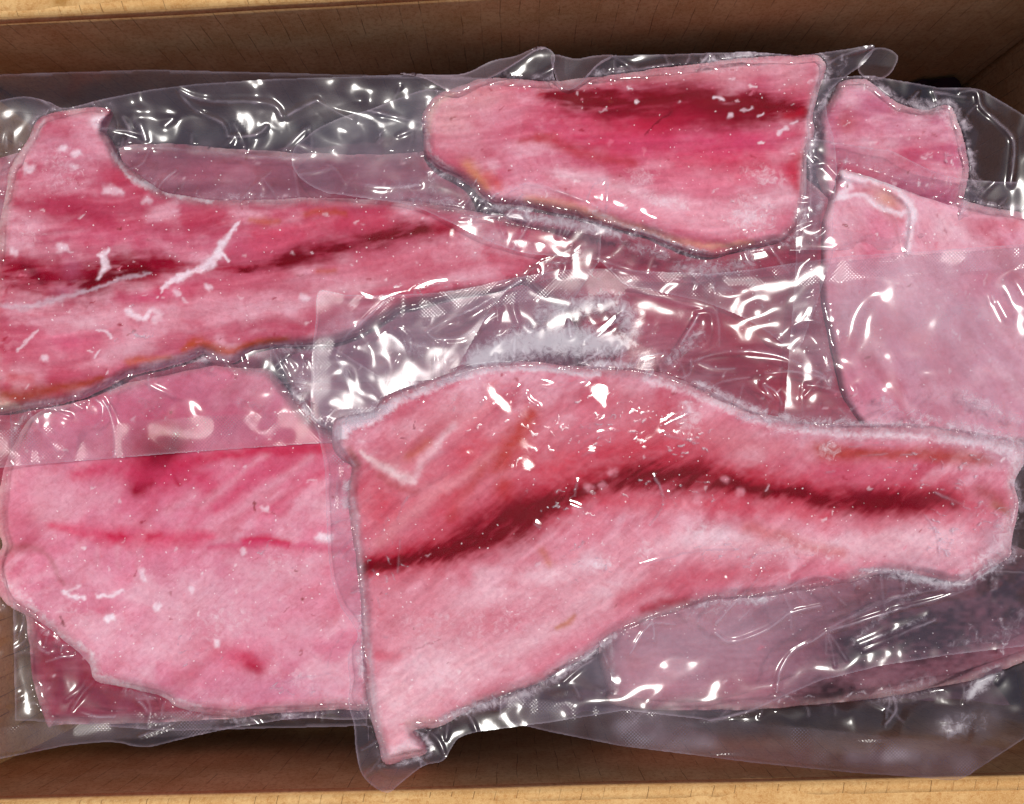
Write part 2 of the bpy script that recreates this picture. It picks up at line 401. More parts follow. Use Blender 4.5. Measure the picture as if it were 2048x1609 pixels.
# ------------------------------------------------------------------ painting of flesh
def paint(U, V, base, ops, seed, fib, op_var=(0.7, 0.6), rim=None):
    n = U.size
    wu = U + 9 * fbm(U / 70, V / 70, seed, 3) + 3.0 * fbm(U / 14, V / 14, seed + 1, 3) + 1.6 * fbm(U / 5, V / 5, seed + 5, 2)
    wv = V + 9 * fbm(U / 70, V / 70, seed + 2, 3) + 3.0 * fbm(U / 14, V / 14, seed + 3, 3) + 1.6 * fbm(U / 5, V / 5, seed + 6, 2)
    xu = U + 5 * fbm(U / 9, V / 9, seed, 2); xv = V + 5 * fbm(U / 9, V / 9, seed + 4, 2)
    col = np.tile(lin(base), (n, 1)); frost = np.zeros(n)
    big = fbm(U / 130, V / 90, seed + 4, 4)
    col = col * (1 + 0.16 * big)[:, None] * np.array([1, 1, 1])
    pale = lin((228, 180, 194)); red = lin((176, 40, 72))
    ang, lo, la, amp = fib
    a = math.radians(ang); x = (U * math.cos(a) + V * math.sin(a)); y = (-U * math.sin(a) + V * math.cos(a))
    x = x + 20 * fbm(U / 110, V / 110, seed + 1, 2); y = y + 16 * fbm(U / 120, V / 120, seed + 2, 2)
    vp, vr = op_var
    col += (red - col) * (0.8 * vr * sstep(0.1, 0.6, fbm(U / 150, V / 100, seed + 3, 4)))[:, None]
    icy = sstep(-0.05, 0.5, fbm(U / 75, V / 60, seed + 1, 6)) * sstep(-0.2, 0.3, fbm(U / 200, V / 160, seed + 6, 2))
    col += (lin((234, 206, 216)) - col) * (0.80 * vp * icy)[:, None]
    col += (pale - col) * (vp * sstep(-0.15, 0.5, fbm(x / 80, y / 38, seed + 5, 5)))[:, None]
    col += (red - col) * (vr * sstep(0.05, 0.55, fbm(x / 95, y / 42, seed + 6, 5)))[:, None]
    st = fbm(x / lo, y / la + 0.6 * fbm(U / 60, V / 60, seed + 7, 2), seed + 2, 3)
    col += (lin((232, 190, 200)) - col) * (0.9 * amp * np.clip(st, 0, 1))[:, None]
    m1 = sstep(0.02, 0.22, fbm(wu / 26, wv / 20, seed + 6, 5)) * sstep(-0.1, 0.4, fbm(U / 120, V / 120, seed + 2, 2))
    m2 = sstep(0.02, 0.22, fbm(wu / 30, wv / 20, seed + 1, 5)) * sstep(-0.1, 0.4, fbm(U / 120, V / 120, seed + 7, 2))
    col += (pale - col) * (0.34 * vp * m1)[:, None]; col += (red - col) * (0.30 * vr * m2)[:, None]
    for op in ops:
        kind, c, k = op[0], op[1], op[2]
        if kind == 'b':                                        # soft blobs (u, v, ru, rv, angle)
            val = np.zeros(n)
            for (bu, bv, ru, rv, an) in op[3]:
                r = math.radians(an); dx = wu - bu; dy = wv - bv
                val = np.maximum(val, np.exp(-(((dx * math.cos(r) + dy * math.sin(r)) / ru) ** 2 + ((-dx * math.sin(r) + dy * math.cos(r)) / rv) ** 2)))
        else:
            if kind == 'p':
                ju = 7 * fbm(x / 34, y / 6, seed + 4, 3); jv = 7 * fbm(x / 34, y / 6, seed + 6, 3)
            soft = {'s': 2.0, 'h': 4.0, 'x': 3.0, 'p': 2.0}[kind]
            val = strokefield(xu if kind == 'x' else wu + (ju if kind == 'p' else 0), xv if kind == 'x' else wv + (jv if kind == 'p' else 0), op[3], soft)
        if kind == 'p': val = val * (0.50 + 0.60 * sstep(-0.45, 0.15, fbm(x / 48, y / 12, seed + 5, 4)))
        val = val * (0.85 + 0.3 * vnoise(U / 11, V / 7, seed + 3))
        if c == 'frost': frost = np.maximum(frost, k * val)
        else: col += (lin(c) - col) * np.clip(k * val, 0, 1)[:, None]
    if rim is not None:
        rk = np.exp(-(np.maximum(rim, 0) / 12.0) ** 2) * np.clip(0.55 + 0.9 * fbm(U / 36, V / 36, seed + 2, 4), 0, 1)
        col += (lin((222, 190, 196)) - col) * (0.75 * rk)[:, None]; frost = np.maximum(frost, 0.30 * rk)
    col *= (0.93 + amp * st + 0.05 * fbm(x / 9, y / 7, seed + 1, 3))[:, None]
    col = np.clip(col, 0.002, 0.9)
    col = col ** np.array([1.02, 1.06, 1.05])
    return col, np.clip(frost, 0, 1)

# ------------------------------------------------------------------ stack of packs
BOTTOM = -470.0
H = np.full((NY, NX), BOTTOM)
RND = np.random.RandomState(3)

def empty(name, u, v, z, label, cat, group=None):
    o = bpy.data.objects.new(name, None); COL.objects.link(o)
    o.empty_display_size = 0.01
    x, y = unproj(np.array(float(u)), np.array(float(v)), z)
    o['label'] = label; o['category'] = cat
    if group: o['group'] = group
    return o

def rough_outline(P, amp, seed):
    Q = spline(P, True, 6)
    t = np.linspace(0, 1, len(Q), endpoint=False)
    nx = fbm(Q[:, 0] / 22, Q[:, 1] / 22, seed, 3); ny = fbm(Q[:, 0] / 22, Q[:, 1] / 22, seed + 4, 3)
    return Q + amp * np.stack([nx, ny], 1)

def fillet(root, d, seed):
    P = rough_outline(d['out'], d.get('rag', 2.5), seed)
    sd = sdf(P, 110)
    sd = sd + d.get('grow', 7.0)
    R = d.get('R', 42.0) * 0.42 + 10; T = d['thick']
    tu, tv = d.get('tilt', (0, 0)); cu, cv = P.mean(0)
    base = d['base'] + tu * (RU - cu) + tv * (RV - cv)
    q = np.clip(sd / R, 0, 1)
    prof = (1 - (1 - q) ** 2.1) ** (1 / 1.9)
    th = T * (1 + 0.10 * fbm(RU / 170, RV / 130, seed, 3))
    for (bu, bv, r, k) in d.get('swell', []):
        th = th + k * np.exp(-((RU - bu) ** 2 + (RV - bv) ** 2) / r ** 2)
    top = base + th * prof
    if 'relief' in d:
        for pts, h in d['relief']:
            top = top + h * strokefield(RU, RV, pts) * np.clip(q * 2, 0, 1)
    top = top + (0.9 * fbm(RU / 34, RV / 22, seed + 1, 3) + 0.4 * fbm(RU / 8, RV / 6, seed + 2, 2)) * np.clip(q * 1.5, 0, 1)
    u, v, f = grid_in(sd, d.get('step', 3.0), P)
    z = samp(top, u, v); zb = samp(base, u, v)
    z = np.maximum(z, zb + 1)
    n = len(u)
    co3 = world(u, v, z)
    e = border_loop(f)
    ring = np.unique(e); low = {int(r): n + i for i, r in enumerate(ring)}
    lowco = world(u[ring], v[ring], zb[ring] - 1)
    sides = np.array([[b, a, low[int(a)], low[int(b)]] for a, b in e], int)
    nxt = {int(a): int(b) for a, b in e}; s0 = int(e[0, 0]); loop = [s0]
    while nxt.get(loop[-1]) not in (None, s0) and len(loop) < len(e) + 2: loop.append(nxt[loop[-1]])
    under = [low[i] for i in loop][::-1]
    loops = np.concatenate([f.ravel(), sides.ravel(), np.array(under)])
    sizes = np.concatenate([np.full(len(f), 4), np.full(len(sides), 4), [len(under)]])
    allco = np.concatenate([co3, lowco]); uu = np.concatenate([u, u[ring]]); vv = np.concatenate([v, v[ring]])
    me = build('fillet', allco, loops, sizes)
    fk = np.random.RandomState(seed + 77); flecks = []
    for _ in range(d.get('flecks', 70)):
        i_ = fk.randint(n); fu, fv = u[i_], v[i_]; an = math.radians(d.get('fib', (0,))[0] + fk.randn() * 40); L = 2 + 12 * fk.rand() ** 2
        cc = [(226, 192, 202), (238, 220, 226), (150, 30, 50), (128, 44, 34), (214, 120, 140)][fk.choice(5, p=[0.3, 0.22, 0.2, 0.1, 0.18])]
        flecks.append(('x', cc, 0.35 + 0.45 * fk.rand(), [(fu, fv, 1.4 + 2.2 * fk.rand()), (fu + L * math.cos(an), fv + L * math.sin(an), 1.2)]))
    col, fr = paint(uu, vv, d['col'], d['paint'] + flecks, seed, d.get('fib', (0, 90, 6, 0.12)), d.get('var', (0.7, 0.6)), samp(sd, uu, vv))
    cattr(me, 'Col', col); fattr(me, 'frost', fr); uvmap(me, np.stack([uu, vv], 1) / 100)
    an = math.radians(d.get('fib', (0,))[0])
    gx = uu * math.cos(an) + vv * math.sin(an); gy = -uu * math.sin(an) + vv * math.cos(an)
    gx = gx + 20 * fbm(uu / 110, vv / 110, seed + 1, 2); gy = gy + 30 * fbm(uu / 150, vv / 150, seed + 2, 2)
    uvmap(me, np.stack([gx, gy], 1) / 100, 'Grain')
    o = link('fillet', me, FLESH, root)
    if d.get('label'): o['label'] = d['label']
    return np.where(sd > 0, top, -1e6), sd, P

def film_object(name, root, u, v, f, z, fields):
    me = build(name, world(u, v, z), f.ravel(), np.full(len(f), 4))
    for k, a in fields.items(): fattr(me, k, a)
    uvmap(me, np.stack([u, v], 1) / 100)
    return link(name, me, FILM, root)

def random_shards(zones, seed):
    r = np.random.RandomState(seed); out = []
    for (cu, cv, ru, rv, n, ang, L, h) in zones:
        for _ in range(n):
            t = r.rand() * 2 * math.pi; q = math.sqrt(r.rand())
            x, y = cu + ru * q * math.cos(t), cv + rv * q * math.sin(t)
            a = math.radians(ang + r.randn() * 32); l = L * (0.4 + r.rand())
            k = r.randn() * 0.35
            w_ = 1.6 + 1.6 * r.rand()
            out.append(([(x, y, w_), (x + l / 2 * math.cos(a + k), y + l / 2 * math.sin(a + k), w_), (x + l * math.cos(a), y + l * math.sin(a), w_ * 0.6)], h * (0.5 + r.rand())))
    return out

def pack(label, fillets, bag, seed):
    global H
    root = empty('vacuum_pack', 0, 0, 0, label, 'vacuum pack', 'vacuum packs of frozen fish in the box')
    G = H.copy()
    cover = np.full((NY, NX), -300.0); outl = []
    for i, d in enumerate(fillets):
        t, sd, P0 = fillet(root, d, seed + 11 * i); outl.append(P0); G = np.maximum(G, t); cover = np.maximum(cover, sd)
    P = spline(bag['out'], True, 5); big = 0
    sdb = sdf(P, 110)
    T = np.maximum(G, bag.get('zmin', -130))
    Z = T
    for r in bag.get('tension', (44, 30, 20, 12, 6, 3)):
        Z = np.maximum(boxblur(Z, r), T)
    Z = np.maximum(boxblur(Z, 5), np.maximum(boxblur(T, 4), T - 2.0)) + 3.0
    onfish = sstep(-4, 10, cover)
    # crinkles
    nz = bag.get('noise', 3.0)
    big = fbm(RU / 75, RV / 60, seed + 5, 3); mid = fbm(RU / 26, RV / 22, seed + 6, 3)
    Z = Z + (1 - onfish) * nz * 1.1 * fbm(RU / 170, RV / 140, seed + 5, 1) + onfish * 0.5 * fbm(RU / 45, RV / 40, seed + 1, 2)
    fr_ = np.random.RandomState(seed)
    fold = np.zeros((NY, NX)); wob = fbm(RU / 150, RV / 130, seed + 2, 3); wob2 = fbm(RU / 60, RV / 60, seed + 4, 2)
    ms, zs = [], []
    for k in range(6):
        an = fr_.rand() * math.pi; lam = 120 + 170 * fr_.rand(); ph = fr_.rand() * 9
        q = (RU * math.cos(an) + RV * math.sin(an)) / lam + ph + 0.55 * wob
        tri = np.abs((q % 1.0) * 2 - 1); tri2 = np.abs(((q * 2.7 + 0.3) % 1.0) * 2 - 1)
        ms.append(np.clip(0.55 + fbm(RU / 190 + 7 * k, RV / 160, seed + k, 2), 0.02, 2) ** 9)
        zs.append((tri + 0.22 * tri2) * lam * (0.07 + 0.06 * fr_.rand()))
    tot = sum(ms)
    for m_, z_ in zip(ms, zs): fold += z_ * m_ / tot
    fold = boxblur(fold, 4, 2)
    Z = Z + (1 - 0.93 * onfish) * bag.get('crumple', 1.0) * fold
    rid = np.zeros((NY, NX))
    tens = []
    for P0 in outl:
        seg = np.linalg.norm(np.roll(P0, -1, 0) - P0, axis=1); acc = 20.0
        area = 0.5 * np.sum(P0[:, 0] * np.roll(P0[:, 1], -1) - np.roll(P0[:, 0], -1) * P0[:, 1])
        for a_, b_, L in zip(P0, np.roll(P0, -1, 0), seg):
            acc -= L
            if acc > 0: continue
            acc = 22 + 60 * fr_.rand()
            dx, dy = (b_ - a_) / max(L, 1e-6); nx, ny = (dy, -dx) if area > 0 else (-dy, dx)
            k = fr_.randn() * 0.6; nx, ny = nx + k * dx, ny + k * dy
            L2 = 22 + 60 * fr_.rand() ** 1.5; cv = fr_.randn() * 8
            st = -6 * fr_.rand()
            tens.append(([(a_[0] + nx * st, a_[1] + ny * st, 3.0), (a_[0] + nx * L2 * 0.5 + dx * cv, a_[1] + ny * L2 * 0.5 + dy * cv, 4.5), (a_[0] + nx * L2, a_[1] + ny * L2, 3.0)], 3.5 + 5.0 * fr_.rand()))
    if bag.get('notension'): tens = []
    shards = random_shards(bag.get('shards', []), seed)
    for pts, h in bag.get('ridges', []) + tens + [(p, h * 0.12) for p, h in shards]:
        pts = [(p[0], p[1], p[2] * 1.35) for p in pts]; h = h * 0.62
        us = [p[0] for p in pts]; vs = [p[1] for p in pts]; mw = max(p[2] for p in pts) * 4 + 6
        s = win(min(us) - mw, max(us) + mw, min(vs) - mw, max(vs) + mw)
        fld = strokefield(RU[s], RV[s], pts, bag.get('sharp', 2.0))
        rid[s] = np.maximum(rid[s], h * fld) if h > 0 else rid[s] + h * fld
    Z = Z + rid * (1 - 0.6 * onfish)
    edge = np.clip(sdb, 0, 110)
    lift = bag.get('lift', 0.0)
    Z = Z + lift * np.exp(-edge / 30) * (0.5 + 0.5 * fbm(RU / 90, RV / 90, seed + 3, 2))
    Z = np.maximum(Z, H + 1.2)
    crease = np.zeros((NY, NX))
    for pts, h in bag.get('ridges', []) + [(p, h * 0.5) for p, h in tens]:
        if max(p[2] for p in pts) > 7.5: continue
        us = [p[0] for p in pts]; vs = [p[1] for p in pts]
        s = win(min(us) - 16, max(us) + 16, min(vs) - 16, max(vs) + 16)
        f_ = strokefield(RU[s] + 2 * fbm(RU[s] / 12, RV[s] / 12, seed, 2), RV[s] + 2 * fbm(RU[s] / 12, RV[s] / 12, seed + 1, 2), [(p[0], p[1], 0.8 + 0.22 * p[2]) for p in pts])
        crease[s] = np.maximum(crease[s], f_ * (0.25 + 0.75 * np.clip(0.5 + fbm(RU[s] / 25, RV[s] / 25, seed + 2, 2), 0, 1)) * min(1, abs(h) / 6))
    # attributes on the raster
    haze = np.full((NY, NX), bag.get('haze', 0.06) * 0.8)
    haze = haze * (1 - 0.93 * onfish)
    haze = haze + 0.26 * np.exp(-(edge / 2.0) ** 2) + 0.5 * crease  # highlight along the film edge painted as haze, plus whitened creases
    haze = haze + bag.get('web', 0.11) * np.exp(-((cover + 6) / 10) ** 2) * np.clip(0.22 + 1.7 * fbm(RU / 48, RV / 48, seed + 4, 4), 0, 1.3)
    for pts, k in bag.get('fog', []):
        haze = haze + k * strokefield(RU, RV, pts) * (0.8 + 0.4 * fbm(RU / 60, RV / 60, seed + 1, 4))
    seal = np.zeros((NY, NX))
    for pts, wd in bag.get('seal', []):
        q = [(a, b, wd) for a, b in pts]
        seal = np.maximum(seal, strokefield(RU, RV, q, 12.0, sp=False))
    seal = sstep(0.3, 0.6, seal)
    haze = haze + bag.get('sealhaze', 0.06) * seal
    fro = np.zeros((NY, NX))
    for pts, k in bag.get('frost', []):
        fro = np.maximum(fro, k * strokefield(RU, RV, pts, 2.0))
    for pts, h in shards + bag.get('pockets', []):
        us = [p[0] for p in pts]; vs = [p[1] for p in pts]
        s = win(min(us) - 14, max(us) + 14, min(vs) - 14, max(vs) + 14)
        ju = RU[s] + 4 * fbm(RU[s] / 9, RV[s] / 9, seed, 2); jv = RV[s] + 4 * fbm(RU[s] / 9, RV[s] / 9, seed + 3, 2)
        fro[s] = np.maximum(fro[s], (0.40 + 0.3 * RND.rand()) * onfish[s] * strokefield(ju, jv, pts, 3.0))
    if bag.get('rimfrost'):
        fro = np.maximum(fro, bag['rimfrost'] * np.exp(-((cover + 5) / 11) ** 2) * np.clip(0.45 + 1.2 * fbm(RU / 55, RV / 55, seed + 2, 4), 0, 1.2))
    u, v, f = grid_in(sdb, bag.get('step', 3.0), P)
    z = samp(Z, u, v)
    fld = dict(frost=samp(fro, u, v), seal=samp(seal, u, v), haze=samp(haze, u, v), fish=samp(sstep(-22, -6, cover), u, v))
    fs = samp(seal, u[f].mean(1), v[f].mean(1)) > 0.5
    for nm, sel in (('bag_film', ~fs), ('seal_band', fs)):
        if not sel.any(): continue
        used, inv = np.unique(f[sel], return_inverse=True)
        film_object(nm, root, u[used], v[used], inv.reshape(-1, 4), z[used], {k: a[used] for k, a in fld.items()})
    H = np.where(sdb > 0, np.maximum(Z, H), H)
    # loose tongues of film folded over at the edge
    for tp in bag.get('tongues', []):
        Q = spline(tp['out'], True, 5); st = sdf(Q, 60)
        uu, vv, ff = grid_in(st, 2.5, Q)
        zz = samp(boxblur(np.maximum(H, bag.get('zmin', -130)), 6), uu, vv) + tp['lift'] + tp.get('curl', 14) * np.sin((uu + 0.6 * vv) / 38.0)
        dd = np.clip(samp(st, uu, vv), 0, 60)
        film_object('film_fold', root, uu, vv, ff, zz, dict(frost=0 * uu, seal=0 * uu, fish=0 * uu, haze=tp.get('haze', 0.14) + 0.3 * np.exp(-(dd / 2.2) ** 2)))  # haze at the border paints the bright film edge
    return root

# ------------------------------------------------------------------ the cardboard box
def box():
    root = empty('cardboard_box', 0, 0, 0, 'open brown corrugated cardboard box holding all the fish packs', 'box')
    RIM, TH, LEAN = 95.0, 20.0, 62.0
    def pt(u, v, z):
        x, y = unproj(np.array(float(u)), np.array(float(v)), float(z)); return np.array([float(x), float(y)])
    bl = pt(-120, 97, 0); br = pt(2189, -30, 0)
    fl0 = pt(0, 1606, RIM); fr0 = pt(2048, 1558, RIM)
    fd = (fr0 - fl0) / np.linalg.norm(fr0 - fl0)
    bd = (br - bl) / np.linalg.norm(br - bl)
    def meet(p, d, q, e):
        A = np.array([d, -e]).T; t = np.linalg.solve(A, q - p); return p + t[0] * d
    perp = np.array([bd[1], -bd[0]])
    fl = meet(bl, perp, fl0, fd); fr = meet(br, perp, fl0, fd)
    def outn(a, b, c):
        d = (b - a) / np.linalg.norm(b - a); n_ = np.array([-d[1], d[0]])
        return n_ if n_ @ (a - c) > 0 else -n_
    def sheet(name, a, b, n_out, z0, z1, flap=False, flute=1.0, seed=0, drop=0.0, stain=None, lean=0.0):
        """corrugated board from a to b; wall: z0..z1, flap: runs outward from the rim"""
        L = np.linalg.norm(b - a); d = (b - a) / L
        ns = int(L / 14); nh = 14
        s = np.linspace(0, L, ns); h = np.linspace(0, 1, nh)
        Sg, Hg = np.meshgrid(s, h)
        bow = 5 * fbm(Sg / 600, Hg * 0 + seed, seed, 2) + 0.8 * fbm(Sg / 40, Hg * 3, seed + 1, 2)
        if not flap:
            off = bow * np.sin(np.pi * np.clip(Hg, 0.05, 1)) + lean * (1 - Hg) ; zz = z0 + (z1 - z0) * Hg
            zz = zz + np.where(Hg > 0.98, 1.5 * fbm(Sg / 30, Sg * 0, seed, 3), 0)
        else:
            reach = z1
            r = Hg * reach
            off = r - 0.6; zz = z0 - 2.5 + 5 * (1 - np.exp(-r / 8)) - drop * r + 3 * fbm(Sg / 300, Hg * 2, seed, 2) + np.where(Hg < 0.02, -3.0, 0)
        def surf(k):
            o = off + (k if not flap else 0); z_ = zz - (k if flap else 0)
            x = a[0] + d[0] * Sg + n_out[0] * o; y = a[1] + d[1] * Sg + n_out[1] * o
            return np.stack([x, y, z_], 2).reshape(-1, 3) * S
        A, B = surf(0.0), surf(TH)
        idx = np.arange(ns * nh).reshape(nh, ns); N0 = ns * nh
        q = np.stack([idx[:-1, :-1], idx[:-1, 1:], idx[1:, 1:], idx[1:, :-1]], 2).reshape(-1, 4)
        ring = np.concatenate([idx[0, :], idx[1:, -1], idx[-1, -2::-1], idx[-2:0:-1, 0]])
        sd = np.stack([np.roll(ring, -1), ring, ring + N0, np.roll(ring, -1) + N0], 1)
        fc = np.concatenate([q, q[:, ::-1] + N0, sd])
        me = build(name, np.concatenate([A, B]), fc.ravel(), np.full(len(fc), 4), False)
        hh = Hg * (z1 - z0 if not flap else z1)
        uv = np.stack([Sg.ravel(), hh.ravel()], 1) / 100 + np.array([seed * 3.7, 0])
        uvmap(me, np.concatenate([uv, uv + np.array([0.05, -TH / 100])]))
        fattr(me, 'flute', np.full(2 * N0, flute))
        stn = np.zeros(N0)
        if stain is not None:
            X = A / S
            for (su, sv, sr) in stain:
                p = pt(su, sv, z0); stn = np.maximum(stn, np.exp(-((X[:, 0] - p[0]) ** 2 + (X[:, 1] - p[1]) ** 2) / sr ** 2))
        fattr(me, 'stain', np.concatenate([stn, stn]))
        return link(name, me, CARD, root)
    c = (bl + br + fl + fr) / 4
    # how high up each wall a line of sight meets it: film that reaches a wall rests up against it
    global H
    cs, sn = math.cos(TILT), math.sin(TILT)
    ax = (RU - CX) / F; dv = -(RV - CY) / F
    ay = dv * cs + sn; az = dv * sn - cs
    for a, b, ln in ((bl, br, 0), (fl, fr, LEAN), (bl, fl, 0), (br, fr, 0)):
        k = ln / (RIM - BOTTOM)
        n_ = outn(a, b, c); den = n_[0] * ax + n_[1] * ay + k * az
        t = np.where(den > 1e-6, (n_ @ a + k * (RIM - D) - 6) / np.maximum(den, 1e-6), 1e9)
        H = np.maximum(H, np.minimum(np.where(t < 1e8, D + az * t, -1e6), RIM + 20))
    for i, (a, b) in enumerate(((bl, br), (fl, fr), (bl, fl), (br, fr))):
        n_ = outn(a, b, c)
        ex = (b - a) / np.linalg.norm(b - a)
        a_, b_ = (a - ex * 25, b + ex * 25) if i < 2 else (a, b + ex * (LEAN + 30))
        o = sheet('wall', a_, b_, n_, BOTTOM - 25, RIM, seed=i + 1, lean=(0, LEAN, 0, 0)[i])
        f_ = sheet('flap', a - n_ * 0, b - n_ * 0, n_, RIM + 1, 330.0, True, 0.0, i + 5, (0.03, 0.10, 0.3, 0.3)[i],
                   [(122, 4, 16), (118, 14, 8)] if i == 0 else None)
    nf = outn(fl, fr, c); fl = fl + nf * (LEAN + 8); fr = fr + nf * (LEAN + 8)
    x = np.array([bl, br, fr, fl])
    co3 = np.concatenate([np.c_[x, np.full(4, BOTTOM - 2)], np.c_[x, np.full(4, BOTTOM - 24)]]) * S
    fc = np.array([[3, 2, 1, 0], [4, 5, 6, 7], [0, 1, 5, 4], [1, 2, 6, 5], [2, 3, 7, 6], [3, 0, 4, 7]])
    me = build('bottom', co3, fc.ravel(), np.full(6, 4), False)
    uvmap(me, np.concatenate([x, x]) / 100); fattr(me, 'flute', np.zeros(8)); fattr(me, 'stain', np.zeros(8))
    link('bottom', me, CARD, root)
    # added dark sheet over the bottom, stands in for deep shade in the gaps
    ns = 90
    gu, gv = np.meshgrid(np.linspace(0.004, 0.996, ns), np.linspace(0.004, 0.996, ns))
    bx = lambda i: (bl[i] * (1 - gu) + br[i] * gu) * (1 - gv) + (fl[i] * (1 - gu) + fr[i] * gu) * gv
    X, Y = bx(0), bx(1)
    Zl = BOTTOM + 6 + 190 * np.abs(fbm(X / 170, Y / 120, 2, 4)) + 3 * np.abs(fbm(X / 40, Y / 40, 5, 3))
    idx = np.arange(ns * ns).reshape(ns, ns)
    fc = np.stack([idx[1:, :-1], idx[1:, 1:], idx[:-1, 1:], idx[:-1, :-1]], 2).reshape(-1, 4)
    me = build('gap_shade_sheet', np.stack([X, Y, Zl], 2).reshape(-1, 3) * S, fc.ravel(), np.full(len(fc), 4))
    uvmap(me, np.stack([X, Y], 2).reshape(-1, 2) / 100)
    link('gap_shade_sheet', me, GAP_SHADE, root)
    # ground below
    g = 4.0; zg = (BOTTOM - 27) * S
    me = build('ground', np.array([[-g, -g, zg], [g, -g, zg], [g, g, zg], [-g, g, zg]]), np.arange(4), np.array([4]), False)
    o = link('ground', me, GROUND); o['kind'] = 'structure'


box()

# ------------------------------------------------------------------ the packs, bottom of the stack first
PALE, PINK, ROSE, RED, DEEP, CRIM = (214, 152, 168), (200, 106, 128), (186, 72, 100), (176, 40, 56), (112, 2, 22), (152, 2, 36)
ORG, TAN, WHT, GREY, MAUVE = (178, 84, 44), (206, 150, 132), (236, 216, 226), (196, 176, 188), (188, 132, 156)

# --- lower layer
pack('deep purple-pink fillet behind the upper left fillet, seen through empty pouch film',
     [dict(out=[(200, 300), (330, 294), (450, 304), (600, 314), (760, 318), (860, 310), (940, 380), (960, 500), (800, 640), (500, 740), (300, 780), (0, 720), (-60, 500), (-20, 330), (90, 300)],
           base=-152, thick=72, R=50, col=(132, 74, 92), step=5, var=(0.25, 0.3),
           paint=[('b', (120, 52, 74), 0.6, [(600, 380, 240, 50, 0)]), ('b', PINK, 0.4, [(430, 340, 120, 30, 0)])])],
     dict(out=[(-25, 150), (300, 140), (700, 150), (1040, 160), (1030, 560), (980, 620), (900, 760), (-25, 780)], zmin=-108, crumple=0.45, noise=4, haze=0.05, step=5), 11)

pack('dark red fillet at the bottom left, under the lower left pouch',
     [dict(out=[(40, 1080), (-40, 900), (0, 800), (200, 780), (640, 800), (690, 1000), (660, 1150), (640, 1250), (640, 1400), (480, 1430), (300, 1440), (100, 1442), (74, 1360), (66, 1290)],
           base=-168, thick=75, R=34, col=(140, 52, 74), step=5, var=(0.25, 0.4),
           paint=[('b', (110, 20, 40), 0.55, [(150, 1370, 80, 50, 20)]), ('s', (120, 16, 40), 0.5, [(200, 1300, 14), (330, 1350, 16)])])],
     dict(out=[(20, 780), (720, 780), (735, 1452), (330, 1462), (200, 1452), (30, 1440)], zmin=-120, noise=4, crumple=0.45, haze=0.03, step=5), 12)

pack('dark crimson fillet in the middle, in the gap between the three largest packs',
     [dict(out=[(1000, 400), (1060, 330), (1300, 330), (1600, 360), (1720, 420), (1790, 700), (1760, 880), (1500, 910), (1250, 870), (1170, 760), (1150, 640), (1040, 560)],
           base=-150, thick=88, R=50, col=(140, 44, 68), step=4, var=(0.2, 0.35),
           paint=[('b', (120, 10, 40), 0.7, [(1500, 740, 110, 60, 20)]), ('b', (172, 30, 56), 0.7, [(1470, 655, 60, 50, 0), (1600, 790, 90, 40, 20)]),
                  ('b', ROSE, 0.4, [(1330, 620, 80, 60, 0)])]),
      dict(out=[(570, 700), (620, 640), (760, 590), (960, 560), (1080, 560), (1160, 640), (1150, 770), (960, 800), (760, 850), (640, 860), (590, 780)],
           base=-172, thick=70, R=50, col=(140, 92, 112), step=5, var=(0.2, 0.2), paint=[('b', (128, 78, 104), 0.6, [(760, 740, 120, 60, -20)]), ('b', (160, 84, 104), 0.6, [(980, 640, 120, 40, -20)])])],
     dict(out=[(540, 600), (960, 480), (980, 330), (1860, 330), (1860, 930), (540, 930)], zmin=-92, noise=3, crumple=0.45, haze=0.03, step=5,
          frost=[([(1380, 570, 16), (1460, 580, 14)], 0.4), ([(1500, 560, 12), (1530, 620, 16)], 0.35)]), 13)

